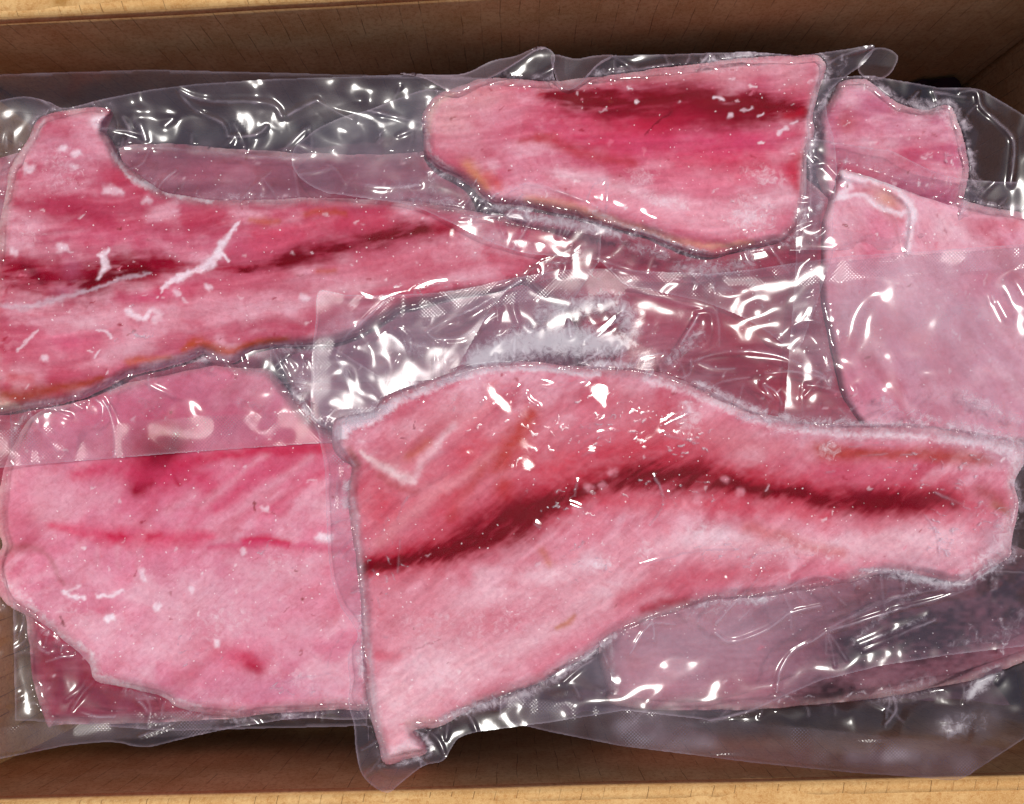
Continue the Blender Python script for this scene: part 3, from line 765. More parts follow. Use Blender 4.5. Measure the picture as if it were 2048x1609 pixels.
pack('pale fillet in the bottom right pouch with a wide embossed seal strip',
     [dict(out=[(1215, 1230), (1300, 1200), (1500, 1150), (1750, 1110), (1980, 1080), (2080, 1120), (2090, 1300), (1960, 1350), (1760, 1390), (1560, 1408), (1480, 1414), (1300, 1412), (1225, 1400), (1205, 1310)],
           base=-168, thick=80, R=90, col=(176, 124, 140), step=4, var=(0.05, 0.12), flecks=10,
           paint=[('b', PALE, 0.6, [(1300, 1330, 60, 60, 0), (1400, 1240, 90, 40, -10)]), ('b', (150, 60, 86), 0.6, [(1480, 1370, 60, 30, 0)]),
                  ('b', (52, 34, 42), 1.0, [(1850, 1260, 250, 130, -8), (2020, 1180, 140, 140, 0), (1660, 1390, 100, 60, 0), (1720, 1300, 120, 80, 0)]), ('b', (120, 66, 84), 0.5, [(1600, 1290, 50, 60, 20)]), ('s', 'frost', 0.5, [(1225, 1270, 8), (1230, 1380, 10)])])],  # darkest blobs paint the shaded gap into the fillet's right end
     dict(out=[(1000, 1250), (1000, 1440), (1050, 1452), (1100, 1464), (1240, 1492), (1400, 1512), (1500, 1525), (1700, 1545), (1850, 1556), (1908, 1561), (1935, 1552), (2060, 1470), (2160, 1390), (2180, 1150), (1500, 1120)],
          zmin=-80, noise=7, haze=0.08, crumple=1.7, step=3, lift=8,
          seal=[([(980, 1425), (1250, 1455), (1424, 1474), (1750, 1506), (1980, 1528)], 36)], sealhaze=0.06,
          ridges=[([(1400, 1440, 5), (1424, 1442, 5), (1498, 1423, 5), (1560, 1400, 5), (1592, 1382, 4)], 9),
                  ([(1787, 1392, 6), (1792, 1419, 7), (1771, 1450, 6)], 10), ([(1700, 1420, 14), (1712, 1450, 12)], 9),
                  ([(1780, 1370, 22), (1857, 1362, 26), (1900, 1380, 18)], 16), ([(1960, 1440, 14), (1955, 1470, 12)], 14),
                  ([(1820, 1440, 20), (1900, 1450, 24)], 12), ([(1860, 1400, 9), (1800, 1440, 7)], 7),
                  ([(1290, 1456, 20), (1360, 1470, 24)], 8), ([(1860, 1490, 30), (1910, 1535, 26)], 12), ([(1330, 1440, 30), (1340, 1500, 30)], 9), ([(1600, 1460, 34), (1620, 1530, 34)], 8), ([(1460, 1450, 20), (1450, 1510, 24)], -6), ([(1740, 1470, 24), (1750, 1535, 24)], -6), ([(1240, 1440, 10), (1424, 1446, 8)], 6),
                  ([(1960, 1180, 10), (2048, 1140, 12)], 8), ([(1990, 1110, 10), (2040, 1090, 10)], 8)],
          shards=[(1990, 1250, 60, 60, 10, 40, 30, 4), (1700, 1420, 160, 30, 8, 20, 40, 4)],
          fog=[([(1250, 1330, 70), (1480, 1260, 90)], 0.14), ([(1250, 1455, 22), (1340, 1470, 30), (1420, 1485, 18)], 0.34), ([(1700, 1515, 14), (1860, 1520, 26), (1930, 1525, 22)], 0.34), ([(1900, 1450, 30), (1980, 1440, 26)], 0.2)], frost=[([(1940, 1392, 12), (1965, 1362, 18), (1995, 1340, 12)], 0.9), ([(1760, 1395, 24), (1860, 1370, 26)], 0.4), ([(1900, 1460, 30), (1960, 1440, 24)], 0.4), ([(1900, 1290, 10), (2000, 1270, 16), (2040, 1230, 20)], 0.35), ([(2000, 1120, 16), (1985, 1180, 12)], 0.4)]), 14)  # fog along the seal strip paints its bright glints

# --- upper layer
pack('mauve-pink fillet in the back right corner with an air bubble at its tip',
     [dict(out=[(1640, 240), (1665, 200), (1683, 172), (1724, 166), (1744, 176), (1792, 211), (1850, 228), (1895, 219), (1912, 255), (1925, 306), (1930, 351), (1918, 400), (1900, 450), (1780, 470), (1660, 450), (1640, 340)],
           base=-130, thick=74, R=40, col=(186, 110, 136), step=3,
           paint=[('b', PALE, 0.5, [(1740, 300, 60, 60, 30)]), ('b', (170, 70, 70), 0.6, [(1693, 246, 22, 22, 0)]), ('b', ROSE, 0.5, [(1830, 320, 70, 60, 0)]),
                  ('b', (150, 70, 100), 0.6, [(1800, 400, 120, 40, 10)]), ('s', 'frost', 0.4, [(1880, 225, 10), (1920, 270, 10)])])],
     dict(out=[(1600, 165), (1690, 154), (1741, 152), (1881, 176), (1953, 178), (1990, 196), (2048, 231), (2120, 300), (2130, 500), (1600, 500)],
          zmin=-82, noise=4, haze=0.06, step=3, rimfrost=0.6,
          ridges=[([(1920, 186, 5), (1953, 183, 5), (1963, 214, 5), (1997, 245, 5), (2025, 276, 5), (2028, 310, 5), (2021, 368, 5)], 9),
                  ([(1900, 240, 16), (1950, 270, 22), (1960, 330, 24)], 14), ([(1870, 185, 6), (1930, 195, 6)], 6)],
          shards=[(1950, 290, 60, 70, 16, 60, 26, 4)],
          frost=[([(1830, 205, 14), (1900, 228, 14), (1935, 255, 12)], 0.55), ([(1925, 300, 12), (1945, 350, 14), (1960, 380, 14)], 0.5)],
          tongues=[dict(out=[(1715, 135), (1752, 96), (1795, 111), (1778, 150), (1740, 160)], lift=16, curl=10, haze=0.05)]), 21)

pack('pale pink fillet with white membrane at the right edge, under the big front pouch',
     [dict(out=[(1672, 352), (1684, 337), (1705, 342), (1748, 354), (1792, 368), (1844, 385), (1895, 399), (1980, 423), (2048, 434), (2120, 450), (2130, 700), (2110, 880), (1900, 900), (1740, 880), (1705, 830), (1682, 794), (1669, 739), (1656, 671), (1643, 612), (1638, 540), (1642, 440), (1658, 395)],
           base=-128, thick=84, R=40, col=(218, 152, 172), step=3, rag=1.5,
           relief=[([(1675, 350, 9), (1741, 360, 10), (1790, 385, 9), (1825, 425, 8), (1816, 505, 7)], 9)],
           paint=[('b', (232, 200, 210), 0.6, [(1700, 450, 30, 60, 0), (1880, 450, 70, 40, 30), (1820, 560, 60, 60, 0), (1690, 640, 30, 60, 10)]), ('b', PALE, 0.5, [(1900, 640, 160, 140, 30), (1690, 480, 40, 120, 0)]), ('b', ROSE, 0.4, [(1750, 470, 40, 70, -20), (1720, 700, 60, 80, 0)]),
                  ('b', TAN, 0.8, [(1770, 400, 34, 20, 35)]), ('b', (192, 96, 108), 0.55, [(1725, 380, 26, 12, 10), (1790, 430, 16, 26, -20), (2030, 450, 30, 16, 0)]),
                  ('x', WHT, 0.9, [(1676, 348, 12), (1700, 354, 9), (1741, 358, 8), (1779, 370, 8), (1806, 392, 8), (1825, 425, 9), (1820, 460, 8), (1816, 505, 5)]),
                  ('x', WHT, 0.75, [(1666, 399, 5), (1724, 392, 5), (1751, 409, 6), (1789, 426, 6), (1815, 425, 6)]),
                  ('x', WHT, 0.8, [(1676, 350, 9), (1698, 372, 9), (1678, 390, 7)]),
                  ('s', PALE, 0.7, [(1860, 440, 20), (1850, 520, 22), (1870, 560, 20)]), ('b', (204, 104, 132), 0.5, [(1740, 520, 30, 50, 20), (1840, 700, 60, 40, 30), (1960, 560, 50, 40, 0), (1730, 780, 40, 30, 0)]), ('s', (206, 110, 130), 0.5, [(1750, 660, 16), (1850, 690, 20), (1900, 760, 20)])],
           fib=(60, 120, 9, 0.06))],
     dict(out=[(1600, 275), (1640, 280), (1676, 286), (1785, 303), (1860, 340), (1915, 357), (2000, 364), (2130, 366), (2170, 600), (2150, 940), (1560, 940), (1590, 560)],
          zmin=-70, noise=3, haze=0.08, step=3, rimfrost=0.6, fog=[([(1700, 560, 60), (1900, 640, 120)], 0.06)],
          ridges=[([(1760, 400, 5), (1790, 440, 6), (1812, 500, 4)], 4), ([(1648, 606, 4), (1700, 612, 3), (1745, 620, 3)], 3)],
          frost=[([(1830, 350, 10), (1900, 358, 10)], 0.3)]), 22)

pack('broad pale pink fillet in the lower left pouch, with a crimson blood spot',
     [dict(out=[(10, 940), (40, 875), (70, 832), (150, 804), (300, 754), (430, 728), (530, 744), (548, 758), (585, 805), (628, 852), (690, 890), (735, 960), (745, 1100), (750, 1300), (735, 1412), (694, 1412), (600, 1417), (533, 1420), (478, 1427), (403, 1420), (359, 1412), (325, 1389), (239, 1368), (195, 1357), (178, 1320), (120, 1269), (68, 1231), (20, 1204), (-2, 1170), (-4, 1120), (12, 1092), (2, 1050), (4, 985)],
           base=-132, thick=82, tilt=(0, 0.02), R=42, col=(212, 130, 154), step=2.4, rag=2.0,
           relief=[([(60, 1100, 16), (105, 1130, 12), (130, 1180, 10)], -5), ([(120, 1050, 30), (300, 1070, 30), (600, 1090, 30)], -2)],
           paint=[('b', (230, 194, 206), 0.38, [(440, 1200, 110, 40, 10), (300, 1290, 70, 26, 20), (580, 1150, 60, 30, 0), (600, 1260, 70, 26, -10), (200, 1160, 70, 30, 30), (110, 1010, 50, 50, 0), (640, 1010, 40, 30, -40)]), ('b', PALE, 0.5, [(120, 980, 70, 60, 0), (430, 1250, 160, 90, 10), (600, 1180, 90, 80, 0), (200, 1320, 60, 30, 30)]),
                  ('b', (196, 76, 112), 0.75, [(330, 850, 190, 90, 0), (600, 860, 130, 60, -20)]), ('b', (204, 84, 116), 0.6, [(480, 960, 160, 40, -40), (330, 960, 120, 40, -30)]),
                  ('b', (168, 14, 58), 0.85, [(305, 890, 66, 44, -30)]),
                  ('s', (140, 0, 34), 1.0, [(352, 892, 24), (322, 910, 40), (298, 940, 32), (274, 978, 20)]), ('x', (120, 0, 26), 0.85, [(345, 900, 10), (318, 922, 17), (298, 938, 12)]), ('x', (130, 0, 30), 0.85, [(300, 962, 9), (284, 972, 10), (274, 984, 5)]), ('s', CRIM, 0.8, [(345, 938, 3), (348, 955, 5), (362, 970, 4)]),
                  ('s', (190, 40, 76), 0.8, [(360, 930, 14), (420, 915, 12), (560, 900, 16), (650, 895, 18)]), ('s', (196, 60, 96), 0.7, [(150, 950, 14), (220, 935, 20), (290, 950, 30), (380, 950, 26), (430, 990, 14)]), ('s', (200, 70, 104), 0.6, [(430, 1020, 10), (520, 960, 12), (600, 920, 12)]), ('s', (200, 70, 104), 0.55, [(540, 1030, 10), (620, 960, 12), (680, 920, 12)]),
                  ('s', PALE, 0.6, [(400, 1010, 10), (470, 960, 9), (530, 915, 8)]), ('s', PALE, 0.55, [(470, 1030, 10), (560, 960, 10), (620, 915, 8)]),
                  ('s', PALE, 0.5, [(330, 1030, 9), (390, 985, 8)]), ('s', PALE, 0.6, [(90, 960, 18), (80, 1030, 14), (200, 990, 14)]),
                  ('s', (206, 60, 96), 0.65, [(105, 1048, 10), (170, 1062, 14), (250, 1072, 22), (330, 1078, 20), (420, 1072, 10)]),
                  ('s', (190, 20, 66), 0.75, [(222, 1069, 9), (250, 1072, 8)]), ('s', (190, 20, 66), 0.7, [(300, 1074, 7), (320, 1072, 6)]),
                  ('s', (196, 24, 72), 0.9, [(490, 1088, 7), (530, 1084, 10), (575, 1086, 7)]), ('s', (200, 76, 112), 0.6, [(420, 1100, 8), (480, 1092, 8), (620, 1092, 9), (700, 1098, 9)]),
                  ('s', PALE, 0.6, [(160, 1085, 7), (150, 1120, 6)]), ('s', PALE, 0.6, [(200, 1092, 7), (195, 1125, 6)]), ('s', PALE, 0.6, [(240, 1092, 7), (238, 1128, 6)]), ('s', PALE, 0.5, [(285, 1100, 7), (280, 1130, 6)]),
                  ('b', CRIM, 0.9, [(508, 1333, 24, 16, 40)]), ('b', (200, 50, 90), 0.6, [(485, 1318, 60, 20, 15)]),
                  ('s', (146, 84, 76), 0.35, [(20, 1100, 8), (70, 1098, 8), (100, 1120, 6), (128, 1172, 4)]),  # brown stroke paints the shadow in the fold at the left
                  ('b', MAUVE, 0.4, [(330, 1390, 120, 24, 8), (560, 1380, 120, 30, 0)]),
                  ('x', (120, 30, 20), 0.8, [(508, 1004, 2), (510, 1022, 3)]), ('x', (110, 40, 40), 0.8, [(121, 1237, 3), (128, 1249, 3)]),
                  ('x', WHT, 0.9, [(640, 1076, 9), (655, 1075, 9)]), ('x', WHT, 0.9, [(313, 1216, 7), (316, 1216, 7)]), ('x', WHT, 0.85, [(216, 1237, 8), (224, 1236, 8)]),
                  ('x', WHT, 0.85, [(433, 1285, 7), (433, 1291, 7)]), ('x', WHT, 0.6, [(282, 1142, 6), (288, 1160, 6)]), ('x', WHT, 0.7, [(487, 1104, 6), (489, 1104, 6)]),
                  ('x', WHT, 0.6, [(380, 1178, 5), (384, 1182, 5)]), ('x', WHT, 0.6, [(530, 1018, 6), (533, 1020, 6)]),
                  ('x', WHT, 0.8, [(128, 1186, 4), (150, 1194, 5), (170, 1195, 4)]), ('x', WHT, 0.8, [(195, 1192, 4), (225, 1190, 5), (246, 1180, 4)]), ('x', WHT, 0.5, [(130, 1186, 3), (160, 1172, 3)]),
                  ('s', 'frost', 0.55, [(10, 1160, 12), (60, 1210, 14), (130, 1270, 10), (180, 1310, 10), (200, 1352, 12), (300, 1385, 8), (400, 1415, 8)]),
                  ('b', 'frost', 0.35, [(560, 1130, 60, 40, 0), (450, 1240, 120, 60, 0), (600, 1360, 60, 30, 0), (150, 1230, 60, 40, 30)])],
           fib=(-42, 110, 20, 0.05), var=(0.5, 0.35))],
     dict(out=[(-30, 700), (300, 690), (660, 690), (770, 760), (780, 1430), (700, 1440), (620, 1436), (560, 1441), (470, 1455), (400, 1470), (350, 1482), (300, 1494), (265, 1492), (240, 1486), (200, 1485), (130, 1492), (0, 1518), (-30, 1524)],
          zmin=-108, noise=4, haze=0.05, step=3, lift=6, rimfrost=0.6,
          seal=[([(-40, 1488), (130, 1464), (250, 1452), (400, 1446)], 26)],
          ridges=[([(75, 1286, 5), (82, 1300, 6), (99, 1306, 5)], 7), ([(92, 1325, 3), (115, 1316, 4), (147, 1312, 3)], 5), ([(160, 1424, 4), (190, 1433, 5), (228, 1433, 4)], 8),
                  ([(273, 1399, 3), (290, 1397, 3), (308, 1399, 3)], 4), ([(277, 1404, 4), (287, 1412, 4), (295, 1424, 3)], 6), ([(332, 1402, 4), (324, 1418, 4), (323, 1432, 4)], 6),
                  ([(305, 1444, 6), (322, 1448, 7), (338, 1444, 6)], 6), ([(395, 1434, 4), (410, 1424, 4)], 6), ([(470, 1428, 6), (485, 1418, 7)], 7), ([(505, 1424, 4), (535, 1426, 4)], 5),
                  ([(150, 1452, 18), (220, 1440, 14)], 9), ([(15, 1406, 8), (30, 1407, 6)], 5),
                  ([(690, 1262, 4), (663, 1303, 4), (655, 1335, 3)], 3.5), ([(560, 1368, 4), (598, 1358, 4), (663, 1347, 3)], 3.5), ([(365, 1335, 3), (400, 1305, 3), (440, 1290, 3)], 2.0)],
          shards=[(590, 1375, 50, 24, 8, -10, 22, 2.5), (400, 1310, 60, 30, 6, -40, 20, 1.6), (560, 1110, 60, 30, 6, -20, 18, 1.4)]), 23)

pack('long pink fillet at the upper left with a white branching sinew across it',
     [dict(out=[(219, 230), (207, 223), (165, 224), (86, 241), (62, 284), (26, 338), (20, 376), (6, 451), (0, 520), (-12, 600), (-14, 700), (-10, 822), (44, 813), (102, 804), (171, 790), (222, 763), (250, 749), (325, 731), (369, 719), (410, 703), (458, 722), (506, 699), (560, 688), (625, 686), (690, 674), (750, 645), (800, 615), (900, 590), (1000, 574), (1042, 556), (1080, 530), (1130, 506), (1140, 480), (1060, 452), (960, 432), (850, 412), (752, 406), (700, 405), (632, 403), (513, 407), (437, 407), (350, 396), (318, 386), (273, 356), (239, 326), (221, 290), (207, 262)],
           base=-96, thick=76, R=38, col=(182, 84, 106), step=2.4, rag=2.2,
           swell=[(1050, 520, 180, -30)],
           relief=[([(20, 610, 10), (60, 612, 8), (130, 590, 8), (250, 552, 8), (340, 546, 8), (520, 530, 8), (700, 500, 10)], -5), ([(120, 660, 60), (400, 620, 60), (700, 560, 50)], 8)],
           paint=[('b', (196, 120, 142), 0.6, [(130, 310, 80, 70, 0)]), ('b', (202, 96, 124), 0.6, [(250, 480, 160, 26, 5), (450, 490, 180, 24, -5)]),
                  ('s', (170, 52, 80), 0.75, [(40, 410, 20), (110, 405, 26), (170, 420, 24), (220, 440, 14)]), ('s', (150, 30, 60), 0.6, [(135, 418, 3), (165, 410, 3)]),
                  ('b', PALE, 0.6, [(50, 465, 40, 26, -20), (90, 500, 60, 14, 0)]),
                  ('b', (208, 124, 142), 0.6, [(400, 625, 280, 50, -10), (780, 530, 220, 36, -12), (120, 690, 120, 50, -20)]),
                  ('b', (232, 200, 210), 0.5, [(560, 612, 110, 16, -6), (250, 705, 50, 18, -15), (700, 575, 80, 14, -8), (900, 560, 60, 10, -8), (160, 650, 60, 16, -20)]), ('b', PALE, 0.55, [(520, 610, 120, 24, -8), (250, 700, 60, 26, -15), (950, 545, 70, 16, -10), (640, 560, 80, 16, -5)]),
                  ('b', (210, 80, 120), 0.55, [(130, 680, 60, 24, 0), (300, 590, 70, 16, -10)]),
                  ('p', (138, 8, 38), 1.0, [(25, 545, 36), (100, 560, 42), (190, 558, 42), (270, 534, 32), (340, 530, 16)]),
                  ('p', DEEP, 0.95, [(170, 572, 18.9), (200, 566, 21.6), (250, 548, 16.2), (290, 536, 10.8)]), ('s', (110, 8, 30), 0.7, [(44, 532, 8), (60, 542, 10), (80, 560, 10)]),
                  ('b', (170, 90, 116), 0.6, [(140, 540, 24, 22, 0), (130, 585, 30, 14, 0)]),
                  ('p', (150, 18, 48), 0.8, [(330, 538, 9), (420, 538, 8), (500, 533, 10), (560, 527, 18), (620, 512, 24), (690, 494, 22), (760, 476, 20), (830, 460, 18), (900, 452, 12)]),
                  ('p', DEEP, 1.0, [(480, 536, 4.1), (540, 534, 9.5), (590, 520, 20.2), (640, 508, 17.6), (700, 492, 10.8), (770, 473, 14.9), (850, 455, 12.2)]),
                  ('s', (198, 70, 96), 0.5, [(520, 480, 26), (640, 455, 22), (760, 445, 18)]),
                  ('s', ORG, 0.55, [(500, 446, 6), (530, 444, 9), (560, 446, 6)]), ('s', ORG, 0.5, [(610, 432, 7), (650, 428, 8), (690, 430, 6)]), ('s', ORG, 0.5, [(640, 546, 6), (670, 544, 6)]),
                  ('s', (176, 76, 40), 0.85, [(365, 700, 6), (400, 688, 10), (450, 702, 8), (520, 688, 9), (570, 678, 7)]), ('s', (182, 90, 56), 0.7, [(255, 728, 8), (300, 722, 7), (340, 716, 6)]),
                  ('s', (150, 60, 30), 0.8, [(0, 795, 14), (60, 790, 16), (120, 775, 12), (200, 760, 8)]), ('s', (190, 60, 70), 0.6, [(20, 760, 14), (60, 760, 12)]),
                  ('s', WHT, 0.75, [(50, 813, 5), (171, 790, 6), (250, 752, 6), (300, 740, 11), (360, 726, 13), (400, 708, 9)]), ('s', GREY, 0.6, [(410, 706, 5), (460, 720, 6), (510, 700, 5), (625, 688, 5)]),
                  ('s', (226, 206, 190), 0.8, [(-8, 818, 16), (30, 818, 10)]),
                  ('x', GREY, 0.6, [(0, 610, 6), (50, 616, 6), (110, 600, 7), (160, 585, 5), (200, 575, 4), (250, 556, 5), (300, 548, 3)]),
                  ('x', WHT, 0.92, [(478, 447, 3), (466, 462, 5), (452, 478, 6), (440, 496, 9), (432, 514, 11), (416, 530, 9), (392, 542, 7), (362, 554, 6), (340, 566, 5), (322, 582, 3)]),
                  ('x', WHT, 0.9, [(432, 508, 6), (450, 514, 4), (460, 522, 2)]), ('x', WHT, 0.8, [(470, 450, 2), (482, 442, 2)]),
                  ('x', WHT, 0.8, [(216, 500, 5), (205, 512, 7), (212, 530, 8), (204, 545, 6), (196, 558, 4)]), ('x', WHT, 0.6, [(196, 512, 3), (206, 516, 4)]),
                  ('x', WHT, 0.75, [(256, 622, 6), (270, 634, 7), (290, 638, 6), (300, 626, 4)]), ('x', WHT, 0.5, [(305, 620, 6), (320, 630, 7), (310, 642, 6)]),
                  ('x', WHT, 0.6, [(35, 702, 3), (55, 682, 4), (76, 660, 3)]), ('x', WHT, 0.75, [(195, 660, 2), (215, 668, 3), (222, 674, 3)]), ('x', WHT, 0.7, [(187, 714, 3), (200, 700, 2)]),
                  ('x', WHT, 0.7, [(124, 297, 8), (128, 298, 8)]), ('x', WHT, 0.75, [(150, 308, 7), (158, 307, 6)]), ('x', WHT, 0.7, [(52, 337, 10), (64, 338, 9)]), ('x', WHT, 0.5, [(146, 335, 8), (156, 334, 6)]),
                  ('x', WHT, 0.7, [(122, 497, 10), (128, 497, 8)]), ('x', WHT, 0.5, [(288, 402, 8), (296, 402, 8)]), ('x', WHT, 0.6, [(26, 504, 7), (30, 506, 7)]), ('x', WHT, 0.55, [(240, 385, 8), (216, 380, 10)]),
                  ('x', WHT, 0.6, [(415, 574, 6), (419, 577, 6)]), ('x', WHT, 0.6, [(352, 584, 7), (358, 588, 6)]), ('x', WHT, 0.5, [(606, 594, 7), (612, 598, 7)]), ('x', WHT, 0.6, [(86, 715, 7), (92, 717, 6)]),
                  ('s', 'frost', 0.7, [(225, 300, 8), (260, 345, 8), (290, 368, 10), (330, 378, 10), (420, 404, 6)]), ('s', 'frost', 0.95, [(290, 366, 9), (318, 372, 10), (340, 384, 7)]),
                  ('s', WHT, 0.75, [(205, 232, 10), (190, 238, 12), (202, 252, 8)]), ('s', WHT, 0.5, [(88, 242, 6), (60, 288, 6), (26, 338, 6), (16, 400, 5)]),
                  ('b', 'frost', 0.35, [(120, 340, 80, 60, 0), (60, 470, 50, 30, 0)])],
           fib=(-8, 150, 9, 0.13))],
     dict(out=[(-30, 212), (10, 199), (55, 194), (100, 205), (130, 217), (200, 200), (300, 180), (390, 169), (560, 158), (700, 154), (830, 149), (1000, 158), (1150, 190), (1210, 300), (1200, 520), (1120, 640), (900, 740), (760, 880), (650, 886), (500, 896), (400, 903), (200, 919), (30, 932), (-30, 938)],
          zmin=-86, noise=6, haze=0.095, step=2.6, lift=5, rimfrost=0.5,
          seal=[([(-40, 900), (30, 894), (200, 885), (400, 868), (650, 856), (760, 850)], 36)], sealhaze=0.05,
          ridges=[([(358, 182, 5), (393, 198, 6), (444, 204, 6), (496, 204, 6), (547, 211, 5), (564, 234, 4)], 10), ([(362, 191, 4), (393, 222, 4), (444, 246, 4), (455, 273, 4)], 9),
                  ([(455, 272, 4), (496, 273, 4), (522, 265, 4), (533, 254, 3)], 7), ([(576, 232, 5), (595, 220, 7), (612, 212, 7), (634, 201, 5)], 12), ([(632, 201, 5), (667, 222, 5), (705, 240, 5)], 11),
                  ([(620, 234, 8), (630, 230, 8)], 6), ([(640, 215, 10), (720, 205, 9)], 8), ([(770, 210, 14), (840, 200, 16), (880, 196, 12)], 13), ([(800, 175, 5), (785, 205, 5)], 6),
                  ([(232, 294, 3), (290, 294, 4), (410, 303, 4), (530, 314, 4), (598, 314, 3)], 4), ([(240, 225, 8), (290, 222, 8), (350, 232, 6)], 5), ([(280, 250, 7), (290, 280, 6)], 6), ([(245, 235, 5), (260, 260, 5)], 5), ([(330, 250, 6), (345, 240, 6)], 5),
                  ([(-5, 305, 8), (15, 310, 8), (40, 322, 5)], 14), ([(58, 820, 5), (66, 842, 6), (90, 870, 6), (116, 905, 6)], 9), ([(56, 822, 5), (58, 870, 8), (62, 925, 10)], 9), ([(80, 860, 12), (110, 920, 14)], 10),
                  ([(192, 800, 4), (205, 815, 4), (203, 840, 4), (188, 856, 3)], 7), ([(204, 800, 4), (219, 825, 5), (226, 859, 6), (229, 912, 7)], 8), ([(66, 812, 3), (120, 818, 3), (170, 806, 3)], 4),
                  ([(296, 755, 5), (300, 780, 4)], 5), ([(240, 810, 14), (270, 840, 14)], 4), ([(490, 800, 14), (540, 830, 12)], 4), ([(570, 716, 5), (585, 735, 6)], 6),
                  ([(650, 560, 6), (770, 593, 12), (830, 572, 14), (892, 555, 9)], 4), ([(700, 600, 5), (760, 594, 6)], 2.5)],
          shards=[(640, 220, 200, 30, 14, 10, 30, 4), (500, 240, 90, 30, 8, 20, 30, 4), (830, 575, 60, 14, 10, -12, 20, 2.2), (270, 655, 60, 40, 8, -30, 16, 1.5)],
          frost=[([(280, 800, 24), (330, 830, 20)], 0.25), ([(600, 760, 18), (615, 840, 14)], 0.4), ([(480, 806, 20), (560, 826, 14)], 0.25)]), 24)

